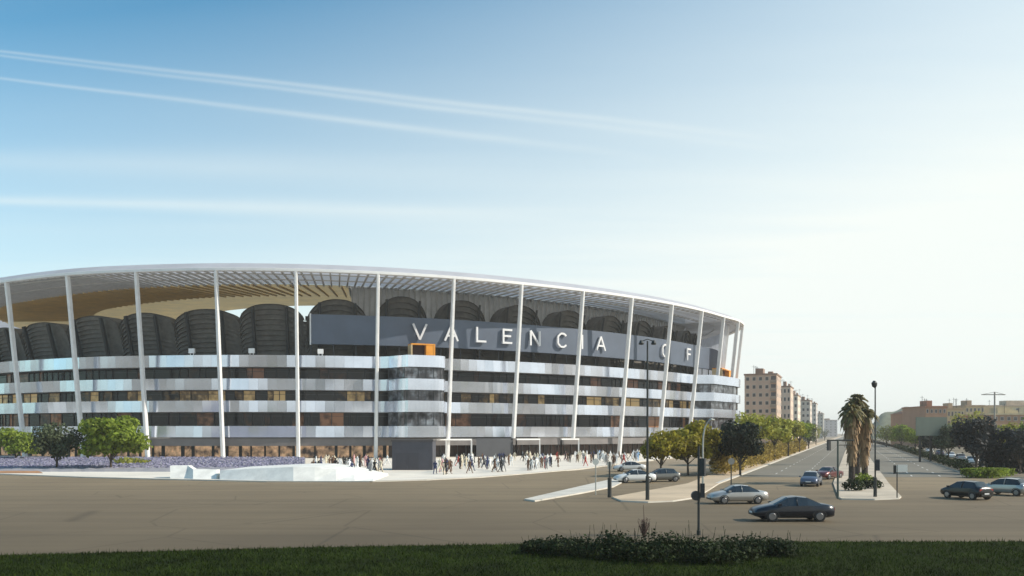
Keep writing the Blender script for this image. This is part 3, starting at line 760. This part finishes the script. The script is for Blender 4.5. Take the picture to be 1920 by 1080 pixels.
# gantry signal
b = gp(1571,936); t = thing('traffic_light', 'green-grey traffic signal pole with sideways arm left of the palms', 'traffic light', (b.x,b.y,.05))
mb = MB(); mb.tube([(0,0,0),(0,0,4.9)], [.1,.075]); mb.build('pole', [mat('pole_green',(.06,.08,.065),.5)], t)
mb = MB(); mb.tube([(-.9,0,4.85),(1.3,0,4.85)], .06, 6); mb.tube([(0,0,4.45),(1.2,0,4.45)], .03, 6); mb.build('arm', [POLE], t)
signal_head(t, Matrix.Translation((-.75,0,4.0)) @ Matrix.Rotation(R(200),4,'Z'), .85)
# sign on the median
b = gp(1682,936); t = thing('road_sign', 'short post with pale rectangular sign at the median tip', 'road sign', (b.x,b.y,.12))
mb = MB(); mb.tube([(0,0,0),(0,0,2.75)], .05); mb.build('post', [POLE], t)
mb = MB(); mb.box(-.05,-.04,2.15,.85,.0,2.75); mb.build('panel', [mat('sign_pale',(.72,.72,.66),.4)], t)
mb = MB(); mb.box(-.3,-.03,2.0,-.08,.03,2.7); mb.build('side_plate', [POLE], t)
# small poles left
for px, yb, yt, wd, lab, kind in ((1143,935,868,.16,'thick dark bollard-like post on the traffic island','dark'),(1117,930,866,.06,'thin pale sign post left on the traffic island','thin'),(1371,921,862,.07,'slim dark sign post on the corner pavement','sign')):
    b = gp(px, yb); hh = (yb-yt)/F*b.y
    t = thing('sign_post', lab, 'post', (b.x,b.y,.1))
    if kind == 'dark':
        mb = MB(); mb.tube([(0,0,0),(0,0,hh*.55),(0,0,hh*.56),(0,0,hh)], [.17,.17,.07,.06]); mb.build('post', [POLE], t)
        mb = MB(); mb.box(-.16,-.03,hh*.8,.16,.03,hh); mb.build('plate', [GALV], t)
    elif kind == 'thin':
        mb = MB(); mb.tube([(0,0,0),(0,0,hh)], .05); mb.build('post', [GALV], t)
        mb = MB(); mb.tube([(0,-.05,hh-.1),(0,-.02,hh-.1)], .28, 14); mb.build('round_sign', [mat('sign_pale',(.7,.7,.7),.4)], t)
    else:
        mb = MB(); mb.tube([(0,0,0),(0,0,hh)], .06); mb.build('post', [POLE], t)
        mb = MB(); mb.tube([(0,-.06,hh-.25),(0,-.03,hh-.25)], .32, 14); mb.build('round_sign', [mat('sign_back',(.3,.29,.27),.5,metal=.4)], t)

# ------------------------------------------------------------------ cars
TYRE = mat('tyre', (.015,.015,.015), .85); RIM = mat('rim', (.22,.22,.225), .3, metal=.8)
CGL = mat('car_glass', (.02,.024,.028), .05, spec=.8); HL = mat('headlight', (.75,.76,.78), .1); TL = mat('tail_light', (.4,.02,.015), .2); TRIM = mat('car_trim', (.02,.02,.02), .6)
SEDAN = [(-2.28,.46,.70,.74,.66,.60),(-2.2,.30,.86,.93,.80,.66),(-1.85,.24,.92,1.0,.86,.68),(-1.5,.22,.94,1.05,.88,.66),(-.72,.22,.94,1.40,.90,.57),(-.1,.22,.93,1.46,.90,.59),(.38,.22,.92,1.40,.90,.59),(1.15,.22,.90,1.0,.89,.70),(1.65,.22,.84,.90,.87,.68),(2.1,.28,.70,.76,.80,.62),(2.28,.36,.55,.60,.68,.55)]
HATCH = [(-2.0,.46,.75,.80,.70,.64),(-1.94,.28,.92,1.0,.82,.68),(-1.86,.24,.95,1.06,.85,.66),(-1.62,.22,.96,1.12,.87,.64),(-1.3,.22,.96,1.46,.88,.56),(-.3,.22,.95,1.52,.89,.59),(.35,.22,.93,1.44,.89,.59),(1.1,.22,.92,1.03,.88,.70),(1.45,.22,.86,.93,.86,.68),(1.85,.28,.72,.80,.80,.62),(2.0,.36,.56,.62,.68,.55)]
def make_car(label, paint, st, loc, rz, name='car', group=None, rear=None):
    t = thing(name, label, 'car', loc, rz, group)
    ring = []
    for (x,zl,zb,zt,w,wt) in st:
        half = [(w*.82,zl),(w,zl+.14),(w*1.01,(zl+zb)/2+.05),(w*.97,zb),(wt,zt-.02),(wt*.6,zt+.02)]
        ring.append([Vector((x,-y,z)) for y,z in half] + [Vector((x,y,z)) for y,z in reversed(half)])
    k = len(ring[0]); body = MB(); gl = {'side_window': [MB(), MB()], 'windscreen': [MB()], 'rear_window': [MB()]}
    ir = 3; iff = 6
    body_v = [p for q in ring for p in q]; bf = []
    for i in range(len(ring)-1):
        for j in range(k):
            a, b2 = ring[i][j], ring[i][(j+1)%k]; c, d = ring[i+1][(j+1)%k], ring[i+1][j]
            cab = ir <= i <= iff
            if cab and j in (3, 7):
                gl['side_window'][0 if j == 3 else 1].add([a,d,c,b2], [(0,1,2,3)])
            elif i == ir and j in (4,5,6): gl['rear_window'][0].add([a,d,c,b2], [(0,1,2,3)])
            elif i == iff and j in (4,5,6): gl['windscreen'][0].add([a,d,c,b2], [(0,1,2,3)])
            else: bf.append((i*k+j, (i+1)*k+j, (i+1)*k+(j+1)%k, i*k+(j+1)%k))
    bf.append(tuple(range(k))); bf.append(tuple((len(ring)-1)*k + j for j in reversed(range(k))))
    body.add(body_v, bf)
    # pillars
    for x in (-.1,):
        i = 5
        for sg in (0,1):
            a = ring[i][3 if sg == 0 else 8]; b2 = ring[i][4 if sg == 0 else 7]; o = Vector((0,-.012 if sg == 0 else .012,0))
            body.bar(a+o, b2+o, .09, .03, up=(1,0,0))
    body.build('body', [paint], t, smooth=True)
    for nm, ms in gl.items():
        for m in ms: m.build(nm, [CGL], t, smooth=True)
    xf, xr = st[-3][0]-.32, st[2][0]+.5
    for x in (xf, xr):
        for sg in (-1,1):
            mb = MB(); y0 = sg*.68; y1 = sg*.90; mb.tube([(x,y0,.32),(x,y0*1.02,.32),(x,y1*.99,.32),(x,y1,.32)], [.28,.325,.325,.26], 18); wv = mb.build('wheel', [TYRE], t)
            mb = MB(); mb.tube([(x,y1,.32),(x,y1+sg*.012,.32)], [.21,.19], 14); mb.build('rim', [RIM], wv)
            mb = MB()
            for a in range(9):
                q = math.pi*a/9; q2 = math.pi*(a+1)/9; yy = sg*.905
                mb.add([(x+.36*math.cos(q),yy,.32+.36*math.sin(q)),(x+.36*math.cos(q2),yy,.32+.36*math.sin(q2)),(x+.41*math.cos(q2),yy,.32+.41*math.sin(q2)),(x+.41*math.cos(q),yy,.32+.41*math.sin(q))], [(0,1,2,3)])
            mb.build('wheel_arch', [TRIM], t)
    F0 = st[-2]; B0 = st[1]
    for sg in (-1,1):
        mb = MB(); mb.box(F0[0]-.2, sg*.5-.16, F0[2]-.16, F0[0]+.06, sg*.5+.16, F0[2]-.02); mb.build('headlight', [HL], t)
        mb = MB(); mb.box(B0[0]-.05, sg*.6-.14, B0[2]-.2, B0[0]+.05, sg*.6+.14, B0[2]-.02); mb.build('tail_light', [TL], t)
        mb = MB(); mb.box(.85, sg*.98-.1, .95, 1.0, sg*.98+.1, 1.08); mb.build('mirror', [paint], t)
    for xx in (st[0][0]-.03, st[-1][0]+.022):
        mb = MB(); mb.box(xx,-.26,.47,xx+.012,.26,.58); mb.build('number_plate', [mat('plate_white',(.7,.7,.68),.5)], t)
    mb = MB(); mb.box(st[0][0]-.02,-.55,.34,st[0][0]+.08,.55,.46); mb.box(st[-1][0]-.08,-.5,.36,st[-1][0]+.02,.5,.48); mb.build('bumper_trim', [TRIM], t)
    return t
def paint(name, c, metal=.3): return mat(name, c, .28, metal=metal, coat=.35, spec=.35)
NAVY = paint('paint_navy', (.005,.008,.016), 0); SILV = paint('paint_silver', (.42,.41,.39), .5); BLK = paint('paint_black', (.01,.011,.012)); WHT = paint('paint_white', (.72,.72,.70), .0)
BLUE = paint('paint_blue_grey', (.11,.13,.18)); REDP = paint('paint_red', (.13,.04,.04)); GRY = paint('paint_grey', (.18,.18,.17))
def carloc(px, yb): p = gp(px, yb); return (p.x, p.y, .004)
make_car('navy blue saloon crossing the junction nearest the camera', NAVY, SEDAN, carloc(1483,976), R(181)).scale = (1.1,1.06,1.06)
make_car('silver grey coupe at the pavement corner behind the navy saloon', SILV, SEDAN, carloc(1382,944), R(186))
make_car('black hatchback seen from behind at the right junction', BLK, HATCH, carloc(1811,935), R(112))
make_car('silver white hatchback at the right picture edge', SILV, HATCH, carloc(1886,928), R(122))
make_car('small pale blue car on the left carriageway before the palms', BLUE, HATCH, carloc(1521,911), R(243))
make_car('dark red car half hidden by the signal pole left of the palms', REDP, SEDAN, carloc(1553,898), R(222))
G3 = 'cars parked under the yellow trees'
pk = [(1180,884,WHT,SEDAN,184,'white car parked nearest the crowd left of the tall lamp post'),(1190,905,WHT,SEDAN,190,'white saloon parked behind the traffic island'),(1240,903,GRY,HATCH,190,'grey hatchback parked right of the white saloon under trees'),
      ]
for px, yb, pm, st, a, lab in pk: make_car(lab, pm, st, carloc(px, yb), R(a), 'parked_car', G3)
G4 = 'cars parked beyond the right hedge'
mod = None
for i, (off, Y, pm, lab) in enumerate(((20.5,150,WHT,'nearest white car parked beyond the right hedge'),(20.5,166,SILV,'silver car second along the row beyond the right hedge'),(20.5,183,WHT,'white car third along the row beyond the right hedge'),(20.5,205,BLUE,'blue-grey car fourth along the row beyond the right hedge'),(20.5,232,WHT,'farthest white car parked beyond the right hedge'),(25.5,150,REDP,'red car parked in the shade under the right trees'),(26,170,WHT,'white car parked deepest under the right trees'))):
    p = av(off, Y); make_car(lab, pm, HATCH if i % 2 else SEDAN, (p.x,p.y,.12), R(68), 'parked_car', G4)

# ------------------------------------------------------------------ buildings along the avenue and on the right
ROT = -math.atan2(K, 1)
BG = mat('window_dark', (.05,.05,.055), .15); FR = mat('window_frame', (.5,.47,.42), .6); RAIL = mat('balcony_rail', (.33,.26,.2), .6)
def block(name, label, px0, px1, yt, Y, depth, wallc, floors, cols, side_cols, balc=(), rot=ROT, roofc=(.3,.2,.15), cat='apartment block', group=None, pitched=False):
    p = at(px0, Y); wdt = (px1-px0)/F*Y/math.cos(rot)*1.0; hh = H - (yt-HZ)/F*Y
    t = thing(name, label, cat, (p.x,p.y,0), rot, group)
    WM = mat('wall_'+name+label[:14], wallc, .85, var=.08, scale=.15)
    mb = MB(); mb.box(0,0,0,wdt,depth,hh); mb.build('wall', [WM], t)
    RM = mat('rooftop_%.2f' % roofc[0], roofc, .85, var=.15, scale=.5)
    mb = MB()
    if pitched:
        e = .5; rh = min(wdt, depth)*.22
        mb.add([(-e,-e,hh+.01),(wdt+e,-e,hh+.01),(wdt+e,depth+e,hh+.01),(-e,depth+e,hh+.01),(wdt*.15,depth/2,hh+rh),(wdt*.85,depth/2,hh+rh)], [(0,1,5,4),(1,2,5),(2,3,4,5),(3,0,4),(3,2,1,0)])
    else:
        mb.box(-.25,-.25,hh+.003,wdt+.25,depth+.25,hh+.6); mb.box(wdt*.3,depth*.2,hh+.602,wdt*.55,depth*.5,hh+2.8); mb.box(wdt*.65,depth*.5,hh+.602,wdt*.8,depth*.7,hh+2.0)
    rf = mb.build('roof', [RM], t)
    if not pitched and Y < 700:
        ar = random.Random(int(px0))
        for _k in range(3):
            ax, ay = wdt*ar.uniform(.1,.9), depth*ar.uniform(.1,.9); ah = ar.uniform(2.5,4.5)
            mb = MB(); mb.bar((ax,ay,hh+.6),(ax,ay,hh+.6+ah),.12,.12); mb.bar((ax-.8,ay,hh+ah),(ax+.8,ay,hh+ah),.08,.08); mb.build('aerial', [DARK], rf)
    fh = hh/floors; proto = {}
    def win(x, y, z, w, h, side):
        key = (side, round(w,2), round(h,2))
        if key not in proto:
            mb = MB()
            if side: mb.box(0,-w/2,0,.06,w/2,h,0); mb.box(.062,-w/2+.12,.12,.075,w/2-.12,h-.12,1)
            else: mb.box(-w/2,-.06,0,w/2,0,h,0); mb.box(-w/2+.12,-.075,.12,w/2-.12,-.062,h-.12,1)
            o = mb.build('window', [FR, BG], t); proto[key] = o
        else:
            o = proto[key].copy(); C.objects.link(o); o.parent = t
        o.location = (x,y,z)
    for f in range(floors):
        z = f*fh + fh*.3
        for c in range(cols):
            if c in balc: continue
            win(wdt*(c+.5)/cols, -.003, z, min(1.5, wdt/cols*.55), fh*.48, False)
        for c in range(side_cols): win(wdt+.003, depth*(c+.5)/side_cols, z, min(1.6, depth/side_cols*.5), fh*.48, True)
        for c in balc:
            x0 = wdt*c/cols + .1; x1 = wdt*(c+1)/cols - .1
            mb = MB(); mb.box(x0,-1.3,f*fh+.02,x1,-.004,f*fh+.2,0); mb.box(x0,-1.3,f*fh+.202,x1,-1.22,f*fh+1.15,0); mb.box(x0+.2,-.05,f*fh+.3,x1-.2,-.004,f*fh+fh*.85,1)
            mb.build('balcony', [RAIL, BG], t)
    return t
G5 = 'apartment blocks left of the avenue'
block('apartment_block', 'tall brown brick apartment block right beside the stadium', 1396, 1450, 704, 330, 22, (.52,.39,.30), 9, 5, 3, balc=(4,), group=G5)
block('apartment_block', 'pinkish apartment block second down the avenue', 1461, 1480, 726, 395, 20, (.66,.51,.40), 7, 3, 2, group=G5)
block('apartment_block', 'cream apartment block third down the avenue', 1480, 1494, 742, 450, 26, (.72,.62,.50), 7, 2, 3, group=G5)
block('apartment_block', 'grey apartment block with dark balconies down the avenue', 1494, 1516, 752, 520, 26, (.60,.52,.44), 7, 3, 3, balc=(0,), group=G5)
block('apartment_block', 'far greyish tower block down the avenue', 1512, 1528, 757, 640, 30, (.54,.50,.46), 8, 3, 2, group=G5)
block('apartment_block', 'hazy distant block nearest the avenue end', 1530, 1542, 776, 900, 30, (.42,.40,.36), 7, 2, 2, group=G5)
block('apartment_block', 'hazy block closing the avenue at the vanishing point', 1546, 1570, 788, 1300, 40, (.40,.38,.40), 6, 3, 1, rot=0, group=G5)
G6 = 'houses right of the avenue'
block('house', 'terracotta building with stair tower above the right trees', 1735, 1775, 764, 340, 20, (.42,.24,.15), 5, 5, 2, rot=0, cat='house', group=G6, roofc=(.36,.17,.10))
block('house', 'orange brick house left of the terracotta building', 1700, 1728, 776, 380, 16, (.40,.22,.13), 4, 3, 2, rot=0, cat='house', group=G6, pitched=True, roofc=(.34,.16,.09))
block('house', 'pale yellow house row right of the terracotta building', 1776, 1808, 768, 360, 16, (.55,.44,.25), 4, 5, 2, rot=0, cat='house', group=G6, roofc=(.45,.32,.2))
block('house', 'light ochre house with flat roof behind the plum tree', 1810, 1846, 762, 390, 18, (.55,.42,.24), 5, 5, 2, rot=0, cat='house', group=G6, roofc=(.42,.3,.2))
block('house', 'long terracotta house at the right picture edge', 1848, 1960, 778, 330, 20, (.40,.23,.14), 4, 9, 1, rot=0, cat='house', group=G6, roofc=(.55,.45,.28))
block('house', 'pale long block rising behind the right terracotta house', 1856, 1990, 762, 400, 20, (.60,.50,.32), 5, 9, 1, rot=0, cat='house', group=G6, roofc=(.5,.4,.3))
mb = MB(); mb.box(-1500,-70,-1.2,2200,2600,47.5)
hzm = bpy.data.materials.new('haze_air'); hzm.use_nodes = True; hn = hzm.node_tree; hn.nodes.remove(hn.nodes['Principled BSDF'])
pv = hn.nodes.new('ShaderNodeVolumePrincipled'); pv.inputs['Color'].default_value = (.97,.95,.90,1); pv.inputs['Density'].default_value = .00026; pv.inputs['Anisotropy'].default_value = .2
hn.links.new(pv.outputs[0], hn.nodes['Material Output'].inputs['Volume'])
mb.build('haze', [hzm], kind='stuff')
# distant wooded hill, blank board, mast
mb = MB(); q = []
for i in range(25):
    for j in range(9):
        a = i/24*2-1; f = j/8*2-1; q.append(at(1690+a*75, 900+f*60, max(-1, (1-a*a)*(1-f*f)*31*(1+.08*math.sin(9*a)))))
mb.add(q, [(i*9+j,(i+1)*9+j,(i+1)*9+j+1,i*9+j+1) for i in range(24) for j in range(8)]); mb.build('hill', [mat('wooded_hill', (.13,.14,.08), .95, var=.3, scale=.12)], kind='structure', smooth=True)
b = at(1718, 168); e = at(1776, 168); t = thing('billboard', 'large blank grey-green board standing among the right trees', 'billboard', (b.x,b.y,0)); w = e.x-b.x
z0 = H-(817-HZ)/F*168; z1 = H-(782-HZ)/F*168
mb = MB(); mb.box(0,0,z0,w,.25,z1); mb.build('panel', [mat('board_green', (.22,.24,.19), .8, var=.08, scale=.3)], t)
for x in (.15,.5,.85):
    mb = MB(); mb.bar((w*x,.45,.0),(w*x,.45,z1-.3),.3,.3); mb.build('leg', [POLE], t)
b = at(1865, 300); t = thing('antenna_mast', 'thin mast with long crossbar above the right houses', 'mast', (b.x,b.y,0))
mb = MB(); mb.tube([(0,0,0),(0,0,19.5)], [.35,.25]); mb.build('mast', [mat('mast_grey',(.3,.28,.24),.6)], t)
mb = MB(); mb.bar((-4.5,0,18.6),(3.6,0,18.6),.3,.3); mb.bar((-4.5,0,18.6),(0,0,19.5),.12,.12); mb.bar((3.6,0,18.6),(0,0,19.5),.12,.12); mb.build('crossbar', [MATS['mast_grey']], t)

# ------------------------------------------------------------------ people
def person_mesh(pose, r):
    J = {}; E = []
    def v(n, p, rad, par=None): J[n] = (Vector(p), rad, par)
    v('pelvis',(0,0,.95),.135); v('waist',(0,0,1.10),.12,'pelvis'); v('chest',(0,.01,1.32),.15,'waist'); v('neck',(0,0,1.49),.055,'chest'); v('head',(0,.02,1.60),.085,'neck'); v('crown',(0,.01,1.70),.07,'head')
    st = {'standing':(0,0),'walking':(.28,.22),'striding':(.4,.32)}[pose]
    for sg, nm in ((-1,'l'),(1,'r')):
        y = st[0]*sg; v('hip'+nm,(sg*.09,0,.88),.095,'pelvis'); v('knee'+nm,(sg*.10,y*.55+.02,.49),.065,'hip'+nm); v('ankle'+nm,(sg*.10,y-.04-(.05 if sg<0 else 0),.09),.045,'knee'+nm); v('toe'+nm,(sg*.12,y+.12,.04),.04,'ankle'+nm)
        a = -st[1]*sg
        v('sh'+nm,(sg*.19,0,1.42),.065,'chest'); v('el'+nm,(sg*.245,a*.5-.02,1.16),.045,'sh'+nm); v('wr'+nm,(sg*.235,a+.06,.93),.033,'el'+nm); v('hand'+nm,(sg*.225,a+.09,.84),.035,'wr'+nm)
    names = list(J); me = bpy.data.meshes.new('person_skeleton')
    me.from_pydata([J[k][0] for k in names], [(names.index(J[k][2]), names.index(k)) for k in names if J[k][2]], [])
    o = bpy.data.objects.new('tmp', me); C.objects.link(o)
    md = o.modifiers.new('s','SKIN'); sv = me.skin_vertices[0].data
    for i, k in enumerate(names): sv[i].radius = (J[k][1], J[k][1]*(.72 if k in ('chest','waist','pelvis') else 1)); sv[i].use_root = (k == 'pelvis')
    s2 = o.modifiers.new('b','SUBSURF'); s2.levels = 1; s2.render_levels = 1
    dg = bpy.context.evaluated_depsgraph_get(); ev = o.evaluated_get(dg); nm = bpy.data.meshes.new_from_object(ev)
    bpy.data.objects.remove(o)
    for p in nm.polygons:
        c = p.center; p.use_smooth = True
        if c.z > 1.63 or (c.z > 1.55 and c.y < -.02): p.material_index = 3
        elif c.z > 1.48 or (abs(c.x) > .17 and c.z < .98 and c.z > .6): p.material_index = 2
        elif c.z > .93: p.material_index = 0
        elif c.z > .1: p.material_index = 1
        else: p.material_index = 4
    return nm
TOPS = {'white':(.8,.8,.78),'cream':(.68,.6,.45),'red':(.45,.04,.03),'navy':(.02,.03,.09),'black':(.015,.015,.015),'sky blue':(.3,.5,.75),'pink':(.65,.35,.35),'grey':(.25,.25,.25),'orange':(.7,.25,.03),'brown':(.13,.07,.04)}
TRO = {'dark':(.02,.02,.025),'denim blue':(.06,.10,.2),'beige':(.42,.34,.24),'white':(.75,.74,.7),'grey':(.16,.16,.17)}
SKIN = mat('skin', (.45,.27,.19), .6); HAIR = mat('hair', (.03,.02,.014), .7); SHOE = mat('shoe', (.03,.028,.026), .6)
PM = {p: person_mesh(p, rnd) for p in ('standing','walking','striding')}
for m in PM.values():
    m.materials.clear()
    for q in (mat('shirt_white', TOPS['white'], .85), mat('trousers_dark', TRO['dark'], .85), SKIN, HAIR, SHOE): m.materials.append(q)
# crowd zones: (px0, px1, ybase0, ybase1, number, words)
ZON = [(585,655,872,891,32,'right of the ramp'),(655,732,872,893,34,'left of the dark pavilion'),(815,885,868,890,34,'by the white portal'),
       (885,965,866,887,34,'before the grey panel'),(965,1060,863,883,42,'before the entrance doors'),(1060,1150,859,874,42,'near the crowd right end'),(1150,1205,859,870,20,'near parked cars'),(290,420,853,856,18,'by the left shops'),(420,575,854,858,30,'behind the lavender')]
used = set(); r = random.Random(21); wts = [10,6,.9,5,11,1,1.6,6,.3,6]
for (x0,x1,y0,y1,num,words_) in ZON:
    cl_ = [(r.uniform(x0,x1), r.random()**1.2) for _c in range(max(6, num//2))]
    for _ in range(num):
        for _try in range(60):
            cx_, cf_ = r.choice(cl_); px = min(x1, max(x0, r.gauss(cx_, 7))); py = y0 + (y1-y0)*min(1, max(0, r.gauss(cf_, .12)))
            top = r.choices(list(TOPS), wts)[0]; tro = r.choice(list(TRO)); pose = r.choice(('standing','standing','walking','walking','striding'))
            p = gp(px, py, .12); key = (top,tro,pose,words_)
            if key in used: continue
            used.add(key); break
        o = bpy.data.objects.new('person', PM[pose]); C.objects.link(o); o.location = p; o.rotation_euler = (0,0,r.uniform(0,6.28)); k = r.uniform(.98,1.14); o.scale = (k*1.12,k*1.12,k)
        o.material_slots[0].link = 'OBJECT'; o.material_slots[0].material = mat('shirt_'+top.replace(' ','_'), TOPS[top], .85)
        o.material_slots[1].link = 'OBJECT'; o.material_slots[1].material = mat('trousers_'+tro.replace(' ','_'), TRO[tro], .85)
        tag(o, 'person %s in %s top and %s trousers, %s' % (pose, top, tro, words_), 'person', 'spectators gathered outside the stadium')

# ------------------------------------------------------------------ camera, light, sky
cam = bpy.data.cameras.new('camera'); co = bpy.data.objects.new('camera', cam); C.objects.link(co)
co.location = (0,0,H); co.rotation_euler = (R(90),0,0); cam.sensor_width = 36; cam.lens = F/1920*36; cam.shift_y = (HZ-540)/1920; cam.clip_start = .5; cam.clip_end = 12000
bpy.context.scene.camera = co
SUN_AZ, SUN_EL = R(94), R(34)        # azimuth clockwise from +Y
d = Vector((math.sin(SUN_AZ)*math.cos(SUN_EL), math.cos(SUN_AZ)*math.cos(SUN_EL), math.sin(SUN_EL)))
sl = bpy.data.lights.new('sun','SUN'); sl.energy = 4.2; sl.angle = R(.53); sl.color = (1,.92,.80)
so = bpy.data.objects.new('sun', sl); C.objects.link(so); so.rotation_euler = (-d).to_track_quat('-Z','Y').to_euler(); so.location = d*300
w = bpy.data.worlds.new('World'); bpy.context.scene.world = w; w.use_nodes = True
nt = w.node_tree; N = nt.nodes; L = nt.links
sky = N.new('ShaderNodeTexSky'); sky.sky_type = 'NISHITA'; sky.sun_disc = False; sky.sun_elevation = SUN_EL; sky.sun_rotation = SUN_AZ
sky.altitude = 0; sky.air_density = 1.0; sky.dust_density = .6; sky.ozone_density = 1.6
bg = N['Background']; bg.inputs['Strength'].default_value = .15
def M_(op, a, b=None, c=None, clamp=False):
    n = N.new('ShaderNodeMath'); n.operation = op; n.use_clamp = clamp
    for i, x in enumerate((a,b,c)):
        if x is None: continue
        if isinstance(x, (int,float)): n.inputs[i].default_value = x
        else: L.new(x, n.inputs[i])
    return n.outputs[0]
tc = N.new('ShaderNodeTexCoord'); sx = N.new('ShaderNodeSeparateXYZ'); L.new(tc.outputs['Generated'], sx.inputs[0])
X, Y_, Z = sx.outputs; zz = M_('MAXIMUM', Z, .01); U = M_('DIVIDE', X, zz); V = M_('DIVIDE', Y_, zz)   # position on a flat cloud layer
cv = N.new('ShaderNodeCombineXYZ'); L.new(U, cv.inputs[0]); L.new(V, cv.inputs[1])
def noise(scale, sx_=1, sy_=1, det=5):
    mp = N.new('ShaderNodeMapping'); mp.inputs['Scale'].default_value = (sx_,sy_,1); mp.inputs['Rotation'].default_value = (0,0,R(-17)); L.new(cv.outputs[0], mp.inputs[0])
    n = N.new('ShaderNodeTexNoise'); n.inputs['Scale'].default_value = scale; n.inputs['Detail'].default_value = det; L.new(mp.outputs[0], n.inputs['Vector']); return n.outputs['Fac']
def cl(px, py): x = (px-960)/F; z = (HZ-py)/F; return (x/z, 1/z)
nz = noise(3.0, .5, 1.6); wob = M_('MULTIPLY', M_('SUBTRACT', noise(1.2), .5), .05)
tot = None
for (a, b, w0, w1, amp) in ((((0,95)),(1420,258),.010,.034,.19),((0,103),(1400,272),.010,.036,.16),((0,146),(1160,288),.012,.045,.18),((0,376),(1000,402),.08,.18,.20),((0,300),(900,322),.12,.2,.12)):
    A = cl(*a); B = cl(*b); dx, dy = B[0]-A[0], B[1]-A[1]; Ln = math.hypot(dx,dy); dx/=Ln; dy/=Ln
    along = M_('ADD', M_('MULTIPLY', M_('SUBTRACT', U, A[0]), dx), M_('MULTIPLY', M_('SUBTRACT', V, A[1]), dy))
    f = M_('DIVIDE', along, Ln)
    acr = M_('ADD', M_('ADD', M_('MULTIPLY', M_('SUBTRACT', U, A[0]), -dy), M_('MULTIPLY', M_('SUBTRACT', V, A[1]), dx)), wob)
    wid = M_('ADD', M_('MULTIPLY', f, w1-w0), w0); wid = M_('MAXIMUM', wid, .01)
    g = M_('DIVIDE', acr, wid); g = M_('POWER', 2.718, M_('MULTIPLY', M_('MULTIPLY', g, g), -1.0))
    fade = M_('SUBTRACT', 1.12, f, clamp=True); 
    v = M_('MULTIPLY', M_('MULTIPLY', g, M_('MINIMUM', M_('MULTIPLY', fade, 1.6), 1.0)), M_('MULTIPLY', M_('ADD', nz, .45), amp))
    tot = v if tot is None else M_('ADD', tot, v)
# thin veil of high cloud, denser towards the sun side and the horizon
hz = M_('SQRT', M_('ADD', M_('MULTIPLY', X, X), M_('MULTIPLY', Y_, Y_)))
side = M_('DIVIDE', X, M_('MAXIMUM', hz, .01))
veil = M_('ADD', M_('MULTIPLY_ADD', side, .65, 1.22), M_('MULTIPLY', M_('MAXIMUM', Z, 0), -2.38), clamp=True)
veil = M_('MULTIPLY', veil, M_('MULTIPLY_ADD', noise(1.1, .35, 1.5), .4, .82))
tot = M_('ADD', tot, veil, clamp=True)
mx = N.new('ShaderNodeMix'); mx.data_type = 'RGBA'; L.new(tot, mx.inputs['Factor']); tn = N.new('ShaderNodeVectorMath'); tn.operation = 'MULTIPLY'; tn.inputs[1].default_value = (.55,.95,.95); L.new(sky.outputs[0], tn.inputs[0]); L.new(tn.outputs[0], mx.inputs[6]); mx.inputs[7].default_value = (5.2,5.5,5.3,1)
L.new(mx.outputs[2], bg.inputs['Color'])
sc = bpy.context.scene
sc.view_settings.view_transform = 'Standard'; sc.view_settings.look = 'None'; sc.view_settings.exposure = .30; sc.view_settings.gamma = 1
sc.cycles.max_bounces = 7; sc.cycles.diffuse_bounces = 5; sc.cycles.glossy_bounces = 3; sc.cycles.transmission_bounces = 3
sc.cycles.use_denoising = True
